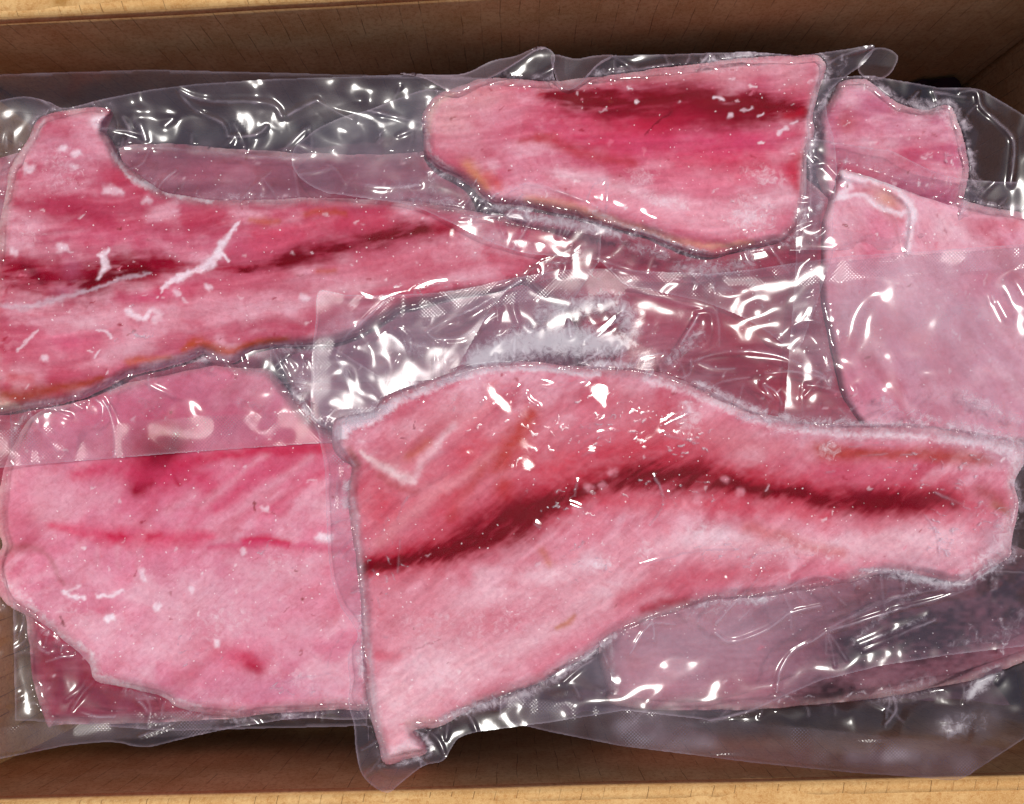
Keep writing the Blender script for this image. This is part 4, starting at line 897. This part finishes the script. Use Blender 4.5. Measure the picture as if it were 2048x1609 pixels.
pack('crimson-marked pink fillet in the top centre pouch, squared off at its right end',
     [dict(out=[(852, 262), (855, 225), (872, 202), (910, 183), (958, 167), (992, 164), (1036, 166), (1094, 171), (1183, 162), (1248, 154), (1350, 140), (1485, 124), (1587, 118), (1632, 119), (1645, 136), (1632, 175), (1621, 214), (1618, 241), (1620, 269), (1606, 323), (1604, 392), (1594, 436), (1572, 470), (1533, 483), (1485, 495), (1416, 508), (1350, 490), (1299, 469), (1214, 446), (1150, 428), (1060, 410), (992, 402), (960, 385), (947, 370), (910, 346), (882, 334), (856, 308)],
           base=-72, thick=60, R=40, col=(200, 104, 128), step=2.2, rag=3.0,
           relief=[([(1200, 430, 14), (1350, 478, 14), (1450, 495, 12)], -8)],
           paint=[('b', (206, 146, 152), 0.85, [(905, 240, 60, 60, 0), (960, 200, 70, 30, 0)]), ('b', PALE, 0.6, [(930, 290, 40, 26, -30), (1010, 230, 70, 30, -10)]),
                  ('b', (204, 140, 152), 0.75, [(1450, 148, 180, 18, -3), (1590, 150, 50, 40, 0)]), ('b', (190, 120, 124), 0.5, [(1300, 158, 120, 12, -3)]),
                  ('b', (196, 44, 84), 0.8, [(1300, 250, 210, 60, 4), (1450, 300, 140, 60, 0)]), ('p', (160, 14, 46), 0.95, [(1085, 184, 16), (1150, 196, 32), (1250, 208, 40), (1340, 216, 46), (1440, 214, 44), (1530, 216, 30), (1600, 222, 14)]),
                  ('p', DEEP, 0.95, [(1100, 190, 12.2), (1160, 197, 23.0), (1240, 204, 27.0), (1320, 206, 35.1), (1380, 204, 37.8), (1440, 210, 32.4), (1510, 208, 24.3), (1560, 214, 17.6), (1605, 225, 12.2)]),
                  ('b', (206, 78, 120), 0.45, [(1400, 285, 110, 30, 0), (1240, 290, 90, 34, 0), (1500, 280, 70, 26, 0)]), ('p', (122, 0, 26), 0.75, [(1100, 188, 12), (1180, 200, 24), (1290, 215, 34), (1380, 222, 40), (1470, 222, 34), (1550, 226, 22), (1610, 236, 10)]),
                  ('b', (190, 36, 72), 0.6, [(1290, 250, 110, 22, -8), (1460, 330, 110, 24, 5), (1210, 290, 50, 16, 0)]),
                  ('s', (176, 50, 60), 0.65, [(1080, 275, 10), (1130, 290, 14), (1190, 310, 14), (1260, 320, 12)]), ('s', (170, 60, 60), 0.5, [(1040, 280, 8), (1110, 270, 10)]),
                  ('x', (110, 10, 30), 0.75, [(1342, 225, 3), (1315, 245, 2), (1290, 270, 2)]),
                  ('s', (180, 24, 54), 0.8, [(1600, 320, 14), (1585, 345, 18), (1590, 370, 12)]), ('s', (170, 30, 50), 0.7, [(1570, 235, 8), (1610, 228, 8)]),
                  ('b', (232, 200, 210), 0.6, [(1230, 375, 90, 18, 8), (1330, 405, 70, 22, 10), (1470, 435, 70, 30, 0), (1540, 400, 40, 30, 0), (1150, 350, 60, 16, 10)]), ('b', (222, 150, 166), 0.8, [(1300, 420, 120, 26, 12), (1450, 440, 110, 40, 5), (1200, 390, 70, 20, 10)]), ('b', (216, 130, 150), 0.6, [(1400, 360, 130, 30, 0)]),
                  ('s', (200, 130, 96), 0.75, [(930, 330, 12), (955, 352, 14), (975, 372, 12)]), ('s', (200, 76, 70), 0.6, [(975, 350, 12), (1000, 370, 12)]),
                  ('s', TAN, 0.75, [(1060, 398, 10), (1130, 410, 11), (1200, 432, 10), (1290, 460, 9), (1400, 492, 8), (1500, 486, 7)]), ('s', (166, 60, 50), 0.6, [(1090, 418, 5), (1180, 437, 5), (1260, 458, 4)]),
                  ('s', (226, 186, 176), 0.5, [(856, 262, 8), (868, 212, 8), (905, 188, 8)]),
                  ('x', WHT, 0.8, [(1430, 195, 4), (1448, 200, 4)]), ('x', WHT, 0.7, [(1458, 232, 4), (1464, 231, 4)]), ('x', WHT, 0.75, [(1516, 232, 3), (1526, 229, 3)]), ('x', WHT, 0.7, [(1556, 266, 4), (1572, 258, 4)]), ('x', WHT, 0.6, [(1584, 246, 3), (1592, 244, 3)]), ('x', WHT, 0.6, [(1486, 220, 3), (1504, 218, 3)]),
                  ('s', WHT, 0.45, [(1640, 130, 8), (1620, 240, 6), (1606, 390, 6), (1590, 440, 8)]),
                  ('b', 'frost', 0.55, [(1280, 350, 40, 24, 0), (1500, 430, 60, 50, 0), (1530, 350, 50, 20, 10), (1330, 400, 60, 20, 10)]), ('s', 'frost', 0.6, [(1180, 420, 9), (1250, 450, 10), (1330, 480, 10), (1400, 505, 8)]),
                  ('s', 'frost', 0.5, [(850, 260, 7), (865, 310, 7), (900, 344, 8)]), ('b', 'frost', 0.4, [(1450, 135, 110, 10, -4)])],
           fib=(-4, 130, 8, 0.12))],
     dict(out=[(583, 320), (590, 295), (612, 275), (640, 255), (690, 233), (735, 221), (790, 200), (850, 180), (905, 183), (960, 165), (1000, 145), (1040, 120), (1072, 99), (1095, 97), (1110, 113), (1106, 145), (1117, 172), (1138, 178), (1165, 160), (1195, 128), (1225, 112), (1350, 109), (1500, 104), (1600, 112), (1650, 105), (1700, 98), (1748, 92), (1730, 125), (1690, 155), (1656, 188), (1654, 230), (1668, 280), (1674, 340), (1667, 430), (1665, 510), (1648, 560), (1625, 630), (1592, 701), (1540, 668), (1480, 632), (1400, 602), (1300, 580), (1250, 570), (1220, 542), (1195, 521), (1140, 514), (1060, 508), (1000, 492), (950, 470), (890, 440), (820, 411), (740, 398), (650, 385), (612, 366), (590, 343)],
          zmin=-62, noise=4, haze=0.10, step=3, lift=6, rimfrost=0.7,
          ridges=[([(1016, 387, 3), (1030, 378, 4), (1053, 368, 4), (1094, 376, 4), (1129, 386, 5), (1173, 404, 5), (1211, 424, 4), (1218, 440, 3)], 6), ([(1173, 402, 4), (1182, 380, 4), (1192, 367, 5), (1211, 359, 5)], 6), ([(1213, 360, 4), (1215, 392, 4), (1212, 420, 3)], 5),
                  ([(1043, 416, 3), (1052, 430, 4), (1060, 447, 3)], 7), ([(1058, 448, 4), (1045, 470, 6), (1026, 500, 6)], 7), ([(862, 402, 3), (923, 394, 3), (951, 378, 3)], 5), ([(930, 409, 3), (940, 396, 3), (952, 380, 3)], 5),
                  ([(920, 436, 3), (990, 432, 4), (1057, 443, 4)], 6), ([(729, 371, 5), (787, 374, 7), (838, 371, 5)], 6), ([(735, 222, 3), (790, 233, 4), (845, 248, 3)], 6), ([(595, 350, 3), (640, 342, 3), (660, 338, 3)], 4), ([(655, 330, 3), (672, 340, 3), (690, 366, 3)], 4), ([(760, 250, 9), (765, 285, 9)], 4),
                  ([(1225, 145, 4), (1290, 137, 5), (1350, 128, 4)], 9), ([(1650, 120, 5), (1670, 135, 7), (1700, 150, 8)], 8), ([(1655, 128, 4), (1690, 110, 4), (1745, 96, 3)], 8), ([(1672, 150, 9), (1690, 135, 10)], 9),
                  ([(1618, 250, 4), (1622, 350, 4), (1618, 440, 4), (1600, 480, 4)], 6), ([(1640, 180, 4), (1625, 215, 4), (1640, 250, 3)], 5),
                  ([(1200, 520, 4), (1290, 548, 4), (1360, 560, 3)], 4), ([(1150, 500, 8), (1190, 470, 6)], 5)],
          shards=[(1000, 430, 90, 26, 14, -10, 24, 4), (930, 400, 70, 24, 10, -20, 22, 3.5), (1500, 430, 50, 60, 14, 60, 9, 1.4), (1380, 500, 120, 20, 10, 10, 26, 3)],
          frost=[([(1020, 430, 10), (1100, 440, 13), (1180, 455, 15), (1240, 470, 10)], 0.75), ([(1350, 535, 16), (1420, 540, 20), (1500, 528, 18)], 0.55), ([(1240, 490, 14), (1330, 510, 16)], 0.45), ([(860, 330, 14), (870, 380, 14), (900, 400, 12)], 0.35),
                 ([(765, 250, 14), (760, 285, 12)], 0.3), ([(1560, 480, 18), (1600, 500, 14)], 0.3), ([(800, 372, 20), (860, 372, 18)], 0.3), ([(1690, 120, 14), (1680, 150, 12)], 0.35)],
          tongues=[dict(out=[(800, 147), (850, 158), (905, 184), (950, 170), (1000, 146), (1040, 122), (1072, 102), (1092, 98), (1106, 106), (1090, 95), (1070, 96), (1030, 113), (985, 122), (930, 147), (870, 150)], lift=26, curl=6, haze=0.20),
                   dict(out=[(1104, 110), (1108, 145), (1120, 172), (1140, 180), (1165, 165), (1195, 133), (1228, 112), (1190, 112), (1150, 118)], lift=24, curl=6, haze=0.16)]), 25)

pack('largest fillet in the front pouch, long dark blood line, on top of the others',
     [dict(out=[(673, 896), (672, 868), (675, 845), (700, 838), (750, 827), (771, 800), (802, 786), (850, 772), (890, 758), (955, 737), (1010, 732), (1060, 731), (1113, 738), (1215, 741), (1290, 748), (1348, 762), (1416, 790), (1495, 826), (1587, 850), (1690, 856), (1826, 856), (1929, 869), (2000, 880), (2038, 892), (2046, 915), (2022, 962), (2030, 1005), (2024, 1044), (2014, 1093), (2011, 1110), (1970, 1136), (1920, 1163), (1850, 1148), (1775, 1140), (1697, 1157), (1560, 1180), (1498, 1189), (1416, 1194), (1365, 1212), (1299, 1232), (1250, 1251), (1215, 1270), (1164, 1310), (1079, 1358), (993, 1388), (925, 1420), (880, 1446), (835, 1452), (822, 1462), (838, 1480), (846, 1503), (810, 1512), (774, 1520), (764, 1488), (754, 1453), (737, 1368), (732, 1296), (728, 1204), (721, 1135), (714, 1084), (709, 1050), (703, 978), (711, 934), (690, 915)],
           base=-42, thick=68, R=40, col=(206, 124, 142), step=2.3, rag=2.0,
           relief=[([(720, 1135, 20), (860, 1105, 26), (1000, 1045, 34), (1150, 990, 30), (1300, 955, 34), (1480, 968, 30), (1700, 1005, 30), (1880, 1010, 26)], -2)],
           paint=[('b', (196, 98, 112), 0.65, [(1050, 900, 190, 110, 0), (1300, 850, 180, 60, 10), (860, 980, 110, 90, 0)]),
                  ('b', (204, 130, 140), 0.55, [(860, 850, 90, 34, -30), (1500, 890, 180, 30, 10), (800, 930, 60, 30, 0)]),
                  ('b', (216, 156, 168), 0.85, [(900, 1270, 170, 120, 20), (1150, 1180, 190, 70, -15), (850, 1400, 100, 80, 0), (1450, 1090, 220, 40, -3), (1800, 1090, 170, 40, 0)]),
                  ('b', (232, 200, 210), 0.55, [(960, 1200, 90, 26, -8), (1090, 1150, 80, 24, -10), (860, 1330, 60, 40, 0), (1420, 1080, 120, 18, -4), (1220, 1180, 70, 22, -18), (1640, 1090, 120, 22, -4), (1840, 1080, 80, 24, 0)]), ('b', (228, 186, 196), 0.75, [(800, 1420, 60, 80, 0), (900, 1350, 90, 40, -20), (1080, 1270, 120, 30, -25)]),
                  ('b', (206, 126, 142), 0.6, [(860, 1210, 120, 40, 0), (1000, 1240, 120, 40, -10)]), ('b', (200, 100, 118), 0.55, [(860, 1050, 90, 60, -15), (780, 1060, 60, 70, 0)]),
                  ('b', (196, 60, 78), 0.65, [(760, 1010, 50, 60, -30), (905, 1000, 60, 34, -40), (940, 905, 40, 60, 30), (1120, 930, 110, 30, -20), (1250, 900, 110, 30, -5)]), ('s', (216, 146, 154), 0.6, [(760, 1085, 12), (850, 1000, 16), (930, 950, 12), (990, 900, 10)]), ('s', (178, 58, 48), 0.8, [(1060, 830, 16), (1030, 880, 28), (1000, 940, 26), (1020, 1000, 18)]), ('s', (176, 64, 54), 0.5, [(960, 940, 14), (930, 1000, 16), (900, 1040, 12)]),
                  ('s', (184, 90, 60), 0.5, [(850, 890, 14), (820, 920, 10)]),
                  ('s', (214, 140, 150), 0.6, [(920, 850, 14), (970, 810, 14), (990, 770, 12)]), ('s', (212, 132, 146), 0.6, [(930, 1010, 16), (1010, 950, 12), (1090, 960, 14)]),
                  ('s', (228, 196, 200), 0.85, [(725, 905, 5), (760, 930, 8), (800, 952, 11), (832, 960, 6)]), ('s', (222, 180, 188), 0.7, [(834, 958, 8), (850, 920, 10), (880, 880, 9), (910, 850, 8)]),
                  ('s', (176, 90, 96), 0.6, [(760, 950, 8), (800, 972, 8), (836, 980, 6)]),
                  ('s', (184, 44, 66), 0.9, [(715, 1140, 24), (790, 1118, 32), (880, 1096, 38), (960, 1060, 54), (1040, 1030, 62), (1110, 990, 54), (1200, 955, 44), (1290, 938, 48), (1390, 944, 54), (1480, 965, 46), (1600, 982, 42), (1720, 994, 46), (1830, 1000, 44), (1920, 1000, 26)]), ('p', (146, 4, 32), 0.95, [(715, 1141, 16), (800, 1120, 20), (900, 1095, 26), (980, 1064, 36), (1050, 1030, 36), (1120, 995, 26), (1210, 964, 24), (1300, 948, 28), (1400, 954, 30), (1480, 972, 22), (1600, 992, 22), (1740, 1002, 28), (1840, 1006, 24), (1900, 1000, 14)]),
                  ('p', DEEP, 1.1, [(716, 1143, 6.8), (790, 1124, 10.8), (870, 1107, 12.2), (925, 1092, 20.2), (970, 1070, 32.4), (1030, 1044, 37.8), (1080, 1020, 27.0), (1130, 994, 12.2), (1210, 968, 13.5), (1270, 952, 21.6), (1330, 950, 27.0), (1400, 956, 27.0), (1450, 968, 13.5), (1540, 984, 9.5), (1620, 994, 14.9), (1700, 998, 24.3), (1760, 1004, 23.0), (1830, 1008, 17.6), (1890, 1000, 8.1)]),
                  ('s', (196, 60, 80), 0.5, [(1200, 1000, 18), (1350, 1005, 20), (1500, 1020, 18), (1650, 1030, 14)]),
                  ('b', (192, 80, 106), 0.6, [(1720, 945, 130, 26, 4)]), ('s', (164, 56, 34), 0.75, [(1640, 898, 20), (1680, 902, 20), (1760, 908, 12), (1850, 910, 14), (1920, 918, 18), (1980, 920, 10)]),
                  ('b', (180, 80, 96), 0.6, [(1930, 1010, 70, 30, 10)]), ('s', (128, 30, 40), 0.6, [(1860, 1000, 16), (1910, 1015, 12)]), ('s', (150, 60, 60), 0.6, [(1960, 980, 14), (2005, 1000, 14)]), ('s', (150, 84, 50), 0.6, [(1990, 1010, 12), (2015, 1025, 10)]),
                  ('b', (186, 154, 166), 0.75, [(2010, 900, 60, 36, 20), (1990, 1090, 40, 40, 0), (1940, 880, 80, 20, 5)]), ('b', (190, 150, 162), 0.6, [(1850, 1130, 110, 26, 0), (1700, 870, 160, 14, 0)]),
                  ('s', (160, 20, 42), 0.8, [(1290, 1222, 12), (1330, 1212, 15), (1370, 1200, 12)]), ('s', (190, 70, 90), 0.6, [(1240, 1200, 20), (1340, 1170, 26), (1440, 1150, 24), (1560, 1140, 18)]), ('s', (186, 76, 70), 0.5, [(1500, 1060, 14), (1600, 1090, 14), (1690, 1105, 12)]),
                  ('s', (190, 120, 84), 0.7, [(1115, 1255, 5), (1135, 1245, 7), (1150, 1232, 4)]), ('s', (190, 110, 80), 0.5, [(1085, 1105, 8), (1100, 1130, 8)]),
                  ('s', (196, 80, 100), 0.5, [(750, 1310, 10), (790, 1312, 10)]), ('x', (110, 20, 40), 0.7, [(826, 858, 1.5), (832, 845, 1.5)]), ('x', (110, 20, 40), 0.7, [(803, 880, 1.5), (811, 880, 1.5)]),
                  ('x', (150, 90, 100), 0.4, [(830, 1300, 2), (880, 1278, 2)]),
                  ('s', (150, 96, 84), 0.5, [(700, 905, 8), (712, 930, 8)]), ('s', WHT, 0.4, [(712, 1000, 5), (724, 1150, 5), (735, 1300, 5), (760, 1480, 6), (776, 1515, 8)]),
                  ('s', WHT, 0.6, [(790, 1500, 12), (830, 1490, 14)]), ('s', (196, 150, 150), 0.5, [(810, 1446, 6), (870, 1440, 6)]),
                  ('s', 'frost', 0.95, [(684, 870, 20), (700, 848, 18), (750, 838, 16), (790, 806, 14)]), ('s', 'frost', 0.75, [(800, 800, 13), (860, 776, 11), (950, 746, 10), (1060, 738, 9), (1200, 748, 9)]),
                  ('s', 'frost', 0.6, [(1290, 755, 14), (1400, 795, 14), (1500, 838, 14), (1640, 862, 12), (1760, 866, 13), (1900, 880, 16), (2020, 900, 24), (2030, 960, 20)]),
                  ('s', 'frost', 0.5, [(2018, 1040, 20), (1990, 1100, 26), (1930, 1140, 20)]), ('b', 'frost', 0.5, [(1380, 830, 40, 60, 10), (1660, 900, 30, 20, 0), (1200, 1125, 40, 24, 0), (1290, 1100, 30, 30, 0), (1400, 1060, 40, 26, 0)]),
                  ('b', 'frost', 0.3, [(1000, 1240, 200, 60, -15), (1600, 1100, 160, 40, 0), (850, 1250, 90, 60, 0)]),
                  ('b', WHT, 0.4, [(1180, 1120, 26, 22, 0), (1390, 1080, 24, 20, 0), (1440, 1075, 30, 22, 0)]),
                  ] + [('x', (222, 150, 164), 0.6, [(a, b, r), (a + 2, b + 1, r)]) for a, b, r in
                       ((1176, 975, 9), (1203, 972, 8), (1222, 945, 9), (1395, 995, 9), (1392, 1005, 8), (1450, 960, 8), (1480, 985, 9), (1370, 1010, 10), (1440, 1030, 11), (1240, 1085, 10), (1300, 1090, 8), (1345, 1120, 6), (1330, 1060, 8), (1150, 1020, 6))],
           fib=(-38, 120, 9, 0.10))],
     dict(out=[(638, 583), (690, 590), (760, 591), (850, 588), (930, 578), (1010, 560), (1080, 548), (1130, 540), (1200, 537), (1250, 540), (1330, 545), (1420, 548), (1500, 540), (1600, 525), (1700, 512), (1850, 503), (2060, 488), (2150, 484), (2170, 800), (2165, 1250), (2070, 1290), (1900, 1310), (1760, 1332), (1640, 1362), (1570, 1392), (1500, 1422), (1424, 1441), (1250, 1421), (1100, 1445), (960, 1463), (920, 1475), (903, 1496), (886, 1522), (846, 1533), (800, 1568), (776, 1586), (745, 1572), (722, 1545), (712, 1500), (708, 1450), (697, 1410), (700, 1370), (697, 1340), (698, 1305), (716, 1274), (700, 1240), (680, 1210), (662, 1150), (655, 1080), (652, 1000), (650, 940), (643, 900), (634, 860), (622, 830), (622, 760), (625, 700), (632, 640)],
          zmin=-48, noise=4.5, haze=0.09, step=2.3, lift=4, rimfrost=0.7, crumple=1.0, fog=[([(1700, 640, 80), (1960, 680, 170)], 0.27), ([(1240, 1330, 60), (1440, 1260, 90), (1560, 1230, 60)], 0.16), ([(700, 660, 50), (900, 640, 60), (1150, 640, 70)], 0.10), ([(1450, 600, 80), (1600, 640, 60)], 0.08)],
          seal=[([(628, 606), (690, 612), (850, 610), (930, 602), (1010, 585), (1130, 566), (1250, 564), (1430, 570)], 25), ([(650, 590), (648, 700), (648, 830), (668, 900), (680, 1000)], 22), ([(1430, 566), (1600, 550), (1850, 528), (2170, 508)], 22)], sealhaze=0.04,
          ridges=[([(670, 714, 4), (684, 739, 5), (698, 775, 5), (686, 806, 4), (676, 842, 4), (674, 879, 4), (689, 903, 4), (709, 931, 3)], 9), ([(672, 716, 3), (690, 735, 4), (699, 772, 4)], 6), ([(670, 714, 5), (692, 674, 6), (737, 633, 7), (778, 596, 6)], 6),
                  ([(672, 716, 3), (740, 770, 3), (760, 795, 3)], 4), ([(710, 778, 3), (740, 784, 3), (770, 790, 3)], 4),
                  ([(1041, 561, 7), (990, 592, 6), (942, 620, 5), (895, 640, 4), (853, 664, 5)], 12), ([(853, 664, 4), (868, 676, 4), (884, 678, 5), (921, 674, 7), (950, 658, 7), (972, 636, 6), (990, 624, 5)], 11), ([(866, 684, 4), (868, 712, 4), (867, 738, 5)], 10), ([(887, 682, 4), (887, 715, 4), (889, 746, 4)], 9), ([(867, 738, 4), (878, 742, 4), (889, 748, 4)], 9),
                  ([(806, 744, 4), (800, 764, 5), (806, 790, 5), (839, 799, 4)], 10), ([(810, 744, 4), (822, 768, 4), (838, 790, 4)], 9), ([(780, 690, 14), (820, 680, 16), (850, 690, 12)], 6), ([(740, 690, 10), (790, 700, 9)], 5),
                  ([(1090, 640, 14), (1130, 622, 20), (1180, 612, 20), (1235, 612, 14)], 13), ([(1135, 628, 5), (1138, 650, 5), (1141, 672, 5)], 10), ([(1250, 612, 5), (1235, 640, 5), (1200, 660, 6), (1170, 680, 6)], 9), ([(980, 700, 10), (1010, 680, 8), (1020, 655, 7)], 9), ([(1000, 660, 8), (1080, 650, 9), (1050, 690, 9)], 7),
                  ([(960, 730, 3), (1000, 724, 4), (1110, 737, 4), (1170, 722, 4), (1205, 700, 4), (1212, 690, 3)], 6), ([(1120, 765, 3), (1160, 765, 4), (1200, 740, 4), (1225, 710, 4), (1235, 690, 4)], 5), ([(1245, 700, 4), (1240, 730, 4), (1232, 748, 3)], 6), ([(1270, 735, 3), (1280, 715, 4), (1320, 708, 4), (1345, 710, 3)], 6), ([(1225, 715, 9), (1236, 722, 9)], 6),
                  ([(1395, 628, 4), (1420, 630, 7), (1425, 660, 9), (1412, 686, 8), (1390, 700, 6), (1352, 730, 6)], 12), ([(1399, 628, 4), (1380, 660, 5), (1362, 690, 4)], 8), ([(1382, 719, 4), (1381, 745, 4), (1366, 755, 4), (1348, 752, 3)], 9), ([(1330, 700, 7), (1345, 735, 7)], 7),
                  ([(1389, 722, 3), (1415, 712, 4), (1444, 705, 6), (1495, 702, 6), (1553, 710, 5), (1604, 729, 5), (1645, 750, 6), (1655, 764, 4)], 8), ([(1399, 726, 3), (1427, 736, 4), (1471, 739, 3)], 5), ([(1529, 746, 3), (1587, 744, 4), (1632, 752, 7), (1650, 760, 5)], 6), ([(1526, 770, 5), (1539, 788, 5), (1548, 800, 4)], 8), ([(1530, 768, 4), (1555, 788, 5), (1564, 808, 4)], 8),
                  ([(1396, 764, 3), (1430, 786, 5), (1460, 802, 4)], 5), ([(1250, 575, 5), (1330, 598, 4), (1430, 625, 4)], 3), ([(1427, 570, 3), (1436, 640, 3), (1440, 695, 3)], 3),
                  ([(1562, 898, 9), (1556, 930, 12), (1550, 955, 12), (1543, 985, 10), (1535, 1020, 7)], 6),
                  ([(1001, 780, 3), (1010, 778, 4), (1036, 774, 3)], 3.5), ([(1052, 786, 3), (1058, 800, 3), (1076, 812, 3)], 4), ([(966, 800, 3), (962, 812, 3)], 4), ([(1080, 775, 3), (1110, 778, 4), (1160, 760, 3)], 4),
                  ([(1160, 860, 3), (1190, 845, 3), (1210, 836, 3)], 3.5), ([(1160, 900, 3), (1175, 880, 3), (1200, 865, 3), (1240, 862, 3)], 3.5), ([(1165, 912, 5), (1175, 905, 6), (1190, 904, 5)], 5), ([(1150, 985, 3), (1155, 965, 5), (1150, 990, 4)], 4),
                  ([(1310, 955, 5), (1325, 985, 6), (1322, 1020, 6), (1300, 1050, 5)], 5), ([(1340, 985, 4), (1352, 1010, 3)], 4), ([(1330, 850, 5), (1350, 840, 6), (1375, 826, 5)], 5), ([(1330, 870, 4), (1360, 878, 5), (1385, 880, 5)], 5), ([(1070, 1048, 6), (1080, 1056, 6)], 5), ([(1140, 1010, 5), (1160, 1018, 5)], 4.5),
                  ([(1640, 895, 3), (1660, 885, 3)], 4), ([(1700, 895, 5), (1750, 890, 6), (1790, 894, 4)], 4), ([(1720, 912, 3), (1775, 908, 3)], 4), ([(1800, 910, 5), (1825, 908, 5)], 4.5), ([(1655, 944, 4), (1670, 944, 4)], 4),
                  ([(1870, 985, 5), (1900, 1000, 6), (1940, 1015, 5)], 4.5), ([(1850, 1030, 4), (1870, 1060, 6), (1880, 1090, 7), (1880, 1110, 5)], 5),
                  ([(800, 1080, 3), (798, 1110, 4), (795, 1145, 4)], 4.5), ([(740, 1160, 4), (750, 1150, 5), (745, 1140, 3)], 4.5), ([(795, 1040, 3), (806, 1010, 4), (815, 995, 3)], 4), ([(765, 1065, 3), (768, 1050, 4)], 4),
                  ([(755, 1195, 4), (760, 1215, 5)], 4), ([(742, 1240, 3), (752, 1244, 3)], 4), ([(768, 1275, 4), (776, 1275, 4)], 4),
                  ([(1280, 1130, 3), (1360, 1110, 5), (1420, 1100, 5), (1490, 1100, 3)], 4), ([(1510, 1110, 3), (1560, 1100, 4), (1590, 1090, 3)], 3.5),
                  ([(1654, 1263, 4), (1685, 1255, 4), (1795, 1220, 4), (1873, 1200, 4), (1943, 1177, 3)], 10), ([(1654, 1263, 4), (1623, 1283, 4), (1584, 1306, 4), (1560, 1345, 4), (1553, 1384, 4)], 10), ([(1430, 1266, 4), (1451, 1283, 5), (1482, 1281, 4), (1537, 1259, 5), (1580, 1228, 4), (1642, 1213, 4)], 11),
                  ([(1560, 1182, 4), (1615, 1156, 6), (1640, 1152, 7), (1689, 1165, 5)], 9), ([(1525, 1142, 3), (1506, 1169, 4), (1475, 1200, 5), (1432, 1247, 4)], 9), ([(1287, 1237, 6), (1326, 1228, 8), (1381, 1231, 8), (1405, 1252, 6)], 10), ([(1260, 1310, 3), (1287, 1264, 3), (1310, 1247, 3), (1350, 1250, 3)], 5),
                  ([(1656, 1262, 3), (1670, 1333, 2)], 5), ([(1656, 1262, 3), (1693, 1321, 2)], 5), ([(1656, 1262, 3), (1650, 1310, 2)], 4), ([(1410, 1215, 16), (1432, 1195, 22), (1460, 1170, 16)], 13), ([(1654, 1262, 2), (1760, 1205, 3), (1890, 1176, 2)], 4), ([(1660, 1255, 2), (1800, 1195, 3), (1900, 1178, 2)], 4), ([(1480, 1240, 5), (1530, 1190, 5)], 6), ([(1500, 1230, 4), (1520, 1200, 4)], 5),
                  ([(1720, 1290, 6), (1790, 1262, 8), (1857, 1232, 6)], 7), ([(1728, 1300, 4), (1870, 1240, 5)], 5), ([(1300, 1400, 12), (1400, 1340, 14), (1480, 1310, 12)], 6),
                  ([(1997, 600, 9), (2015, 635, 8)], 9), ([(2030, 560, 10), (2046, 590, 12)], 11), ([(1985, 590, 5), (1990, 605, 5)], 6), ([(2045, 500, 10), (2048, 540, 12)], 8), ([(1700, 820, 3), (1715, 810, 5)], 5),
                  ([(1640, 855, 4), (1700, 850, 4), (1780, 850, 3)], 4), ([(2000, 855, 5), (2040, 860, 5)], 6), ([(735, 1400, 3), (742, 1440, 3)], 5), ([(840, 1524, 3), (842, 1535, 2)], 6)],
          shards=[(1220, 850, 110, 60, 46, -25, 13, 2.8), (1370, 860, 50, 60, 26, 10, 16, 3.2), (1150, 1010, 80, 30, 16, 20, 12, 2.4), (1340, 985, 110, 40, 20, 10, 10, 2.4), (1860, 940, 130, 40, 22, 0, 18, 2.8), (1930, 1030, 70, 40, 24, 20, 18, 3.0), (1880, 1080, 30, 30, 16, 40, 16, 3.0),
                  (760, 1120, 50, 90, 10, 80, 14, 2.4), (1120, 690, 140, 40, 26, -10, 24, 3.5), (1300, 700, 60, 40, 14, 30, 20, 3.5), (1750, 820, 90, 26, 12, 0, 9, 2.6), (1960, 800, 70, 50, 14, 20, 12, 2.6), (1500, 1110, 130, 30, 14, -5, 22, 2.4), (1180, 1130, 90, 40, 10, -20, 12, 1.8), (1000, 830, 120, 50, 14, -30, 14, 1.8), (1050, 900, 60, 90, 10, 60, 12, 2.0)],
          frost=[([(950, 720, 24), (1030, 692, 36), (1100, 680, 36), (1170, 686, 34), (1230, 690, 26)], 1.0), ([(1080, 630, 20), (1160, 612, 30), (1240, 610, 24), (1260, 660, 26), (1250, 690, 20)], 0.7), ([(1340, 720, 16), (1400, 670, 20)], 0.5), ([(800, 690, 24), (840, 700, 22)], 0.4), ([(880, 770, 12), (940, 738, 14), (960, 720, 12)], 0.6), ([(1290, 720, 18), (1300, 745, 14)], 0.55),  # white over the front gap is frost and painted sun glare together
                 ([(700, 850, 20), (770, 815, 18)], 0.6), ([(1090, 560, 20), (1200, 552, 18)], 0.3), ([(1480, 835, 12), (1600, 842, 14), (1700, 846, 9), (1850, 850, 9)], 0.55), ([(1900, 850, 14), (2000, 872, 16), (2048, 890, 20)], 0.5), ([(1760, 800, 16), (1830, 830, 12), (1880, 842, 10)], 0.45), ([(1930, 790, 18), (1990, 820, 18), (2040, 840, 14)], 0.45),
                 ([(1990, 1130, 16), (1950, 1155, 14), (1900, 1170, 10), (1800, 1145, 9), (1720, 1140, 7)], 0.7), ([(880, 1440, 10), (960, 1412, 14), (1040, 1392, 14), (1110, 1358, 12), (1190, 1300, 10), (1230, 1270, 8)], 0.6), ([(1400, 1225, 40), (1480, 1190, 34)], 0.3), ([(1860, 1160, 12), (1700, 1290, 10), (1850, 1235, 8)], 0.35), ([(2000, 1050, 16), (2040, 1010, 20)], 0.5)]), 26)
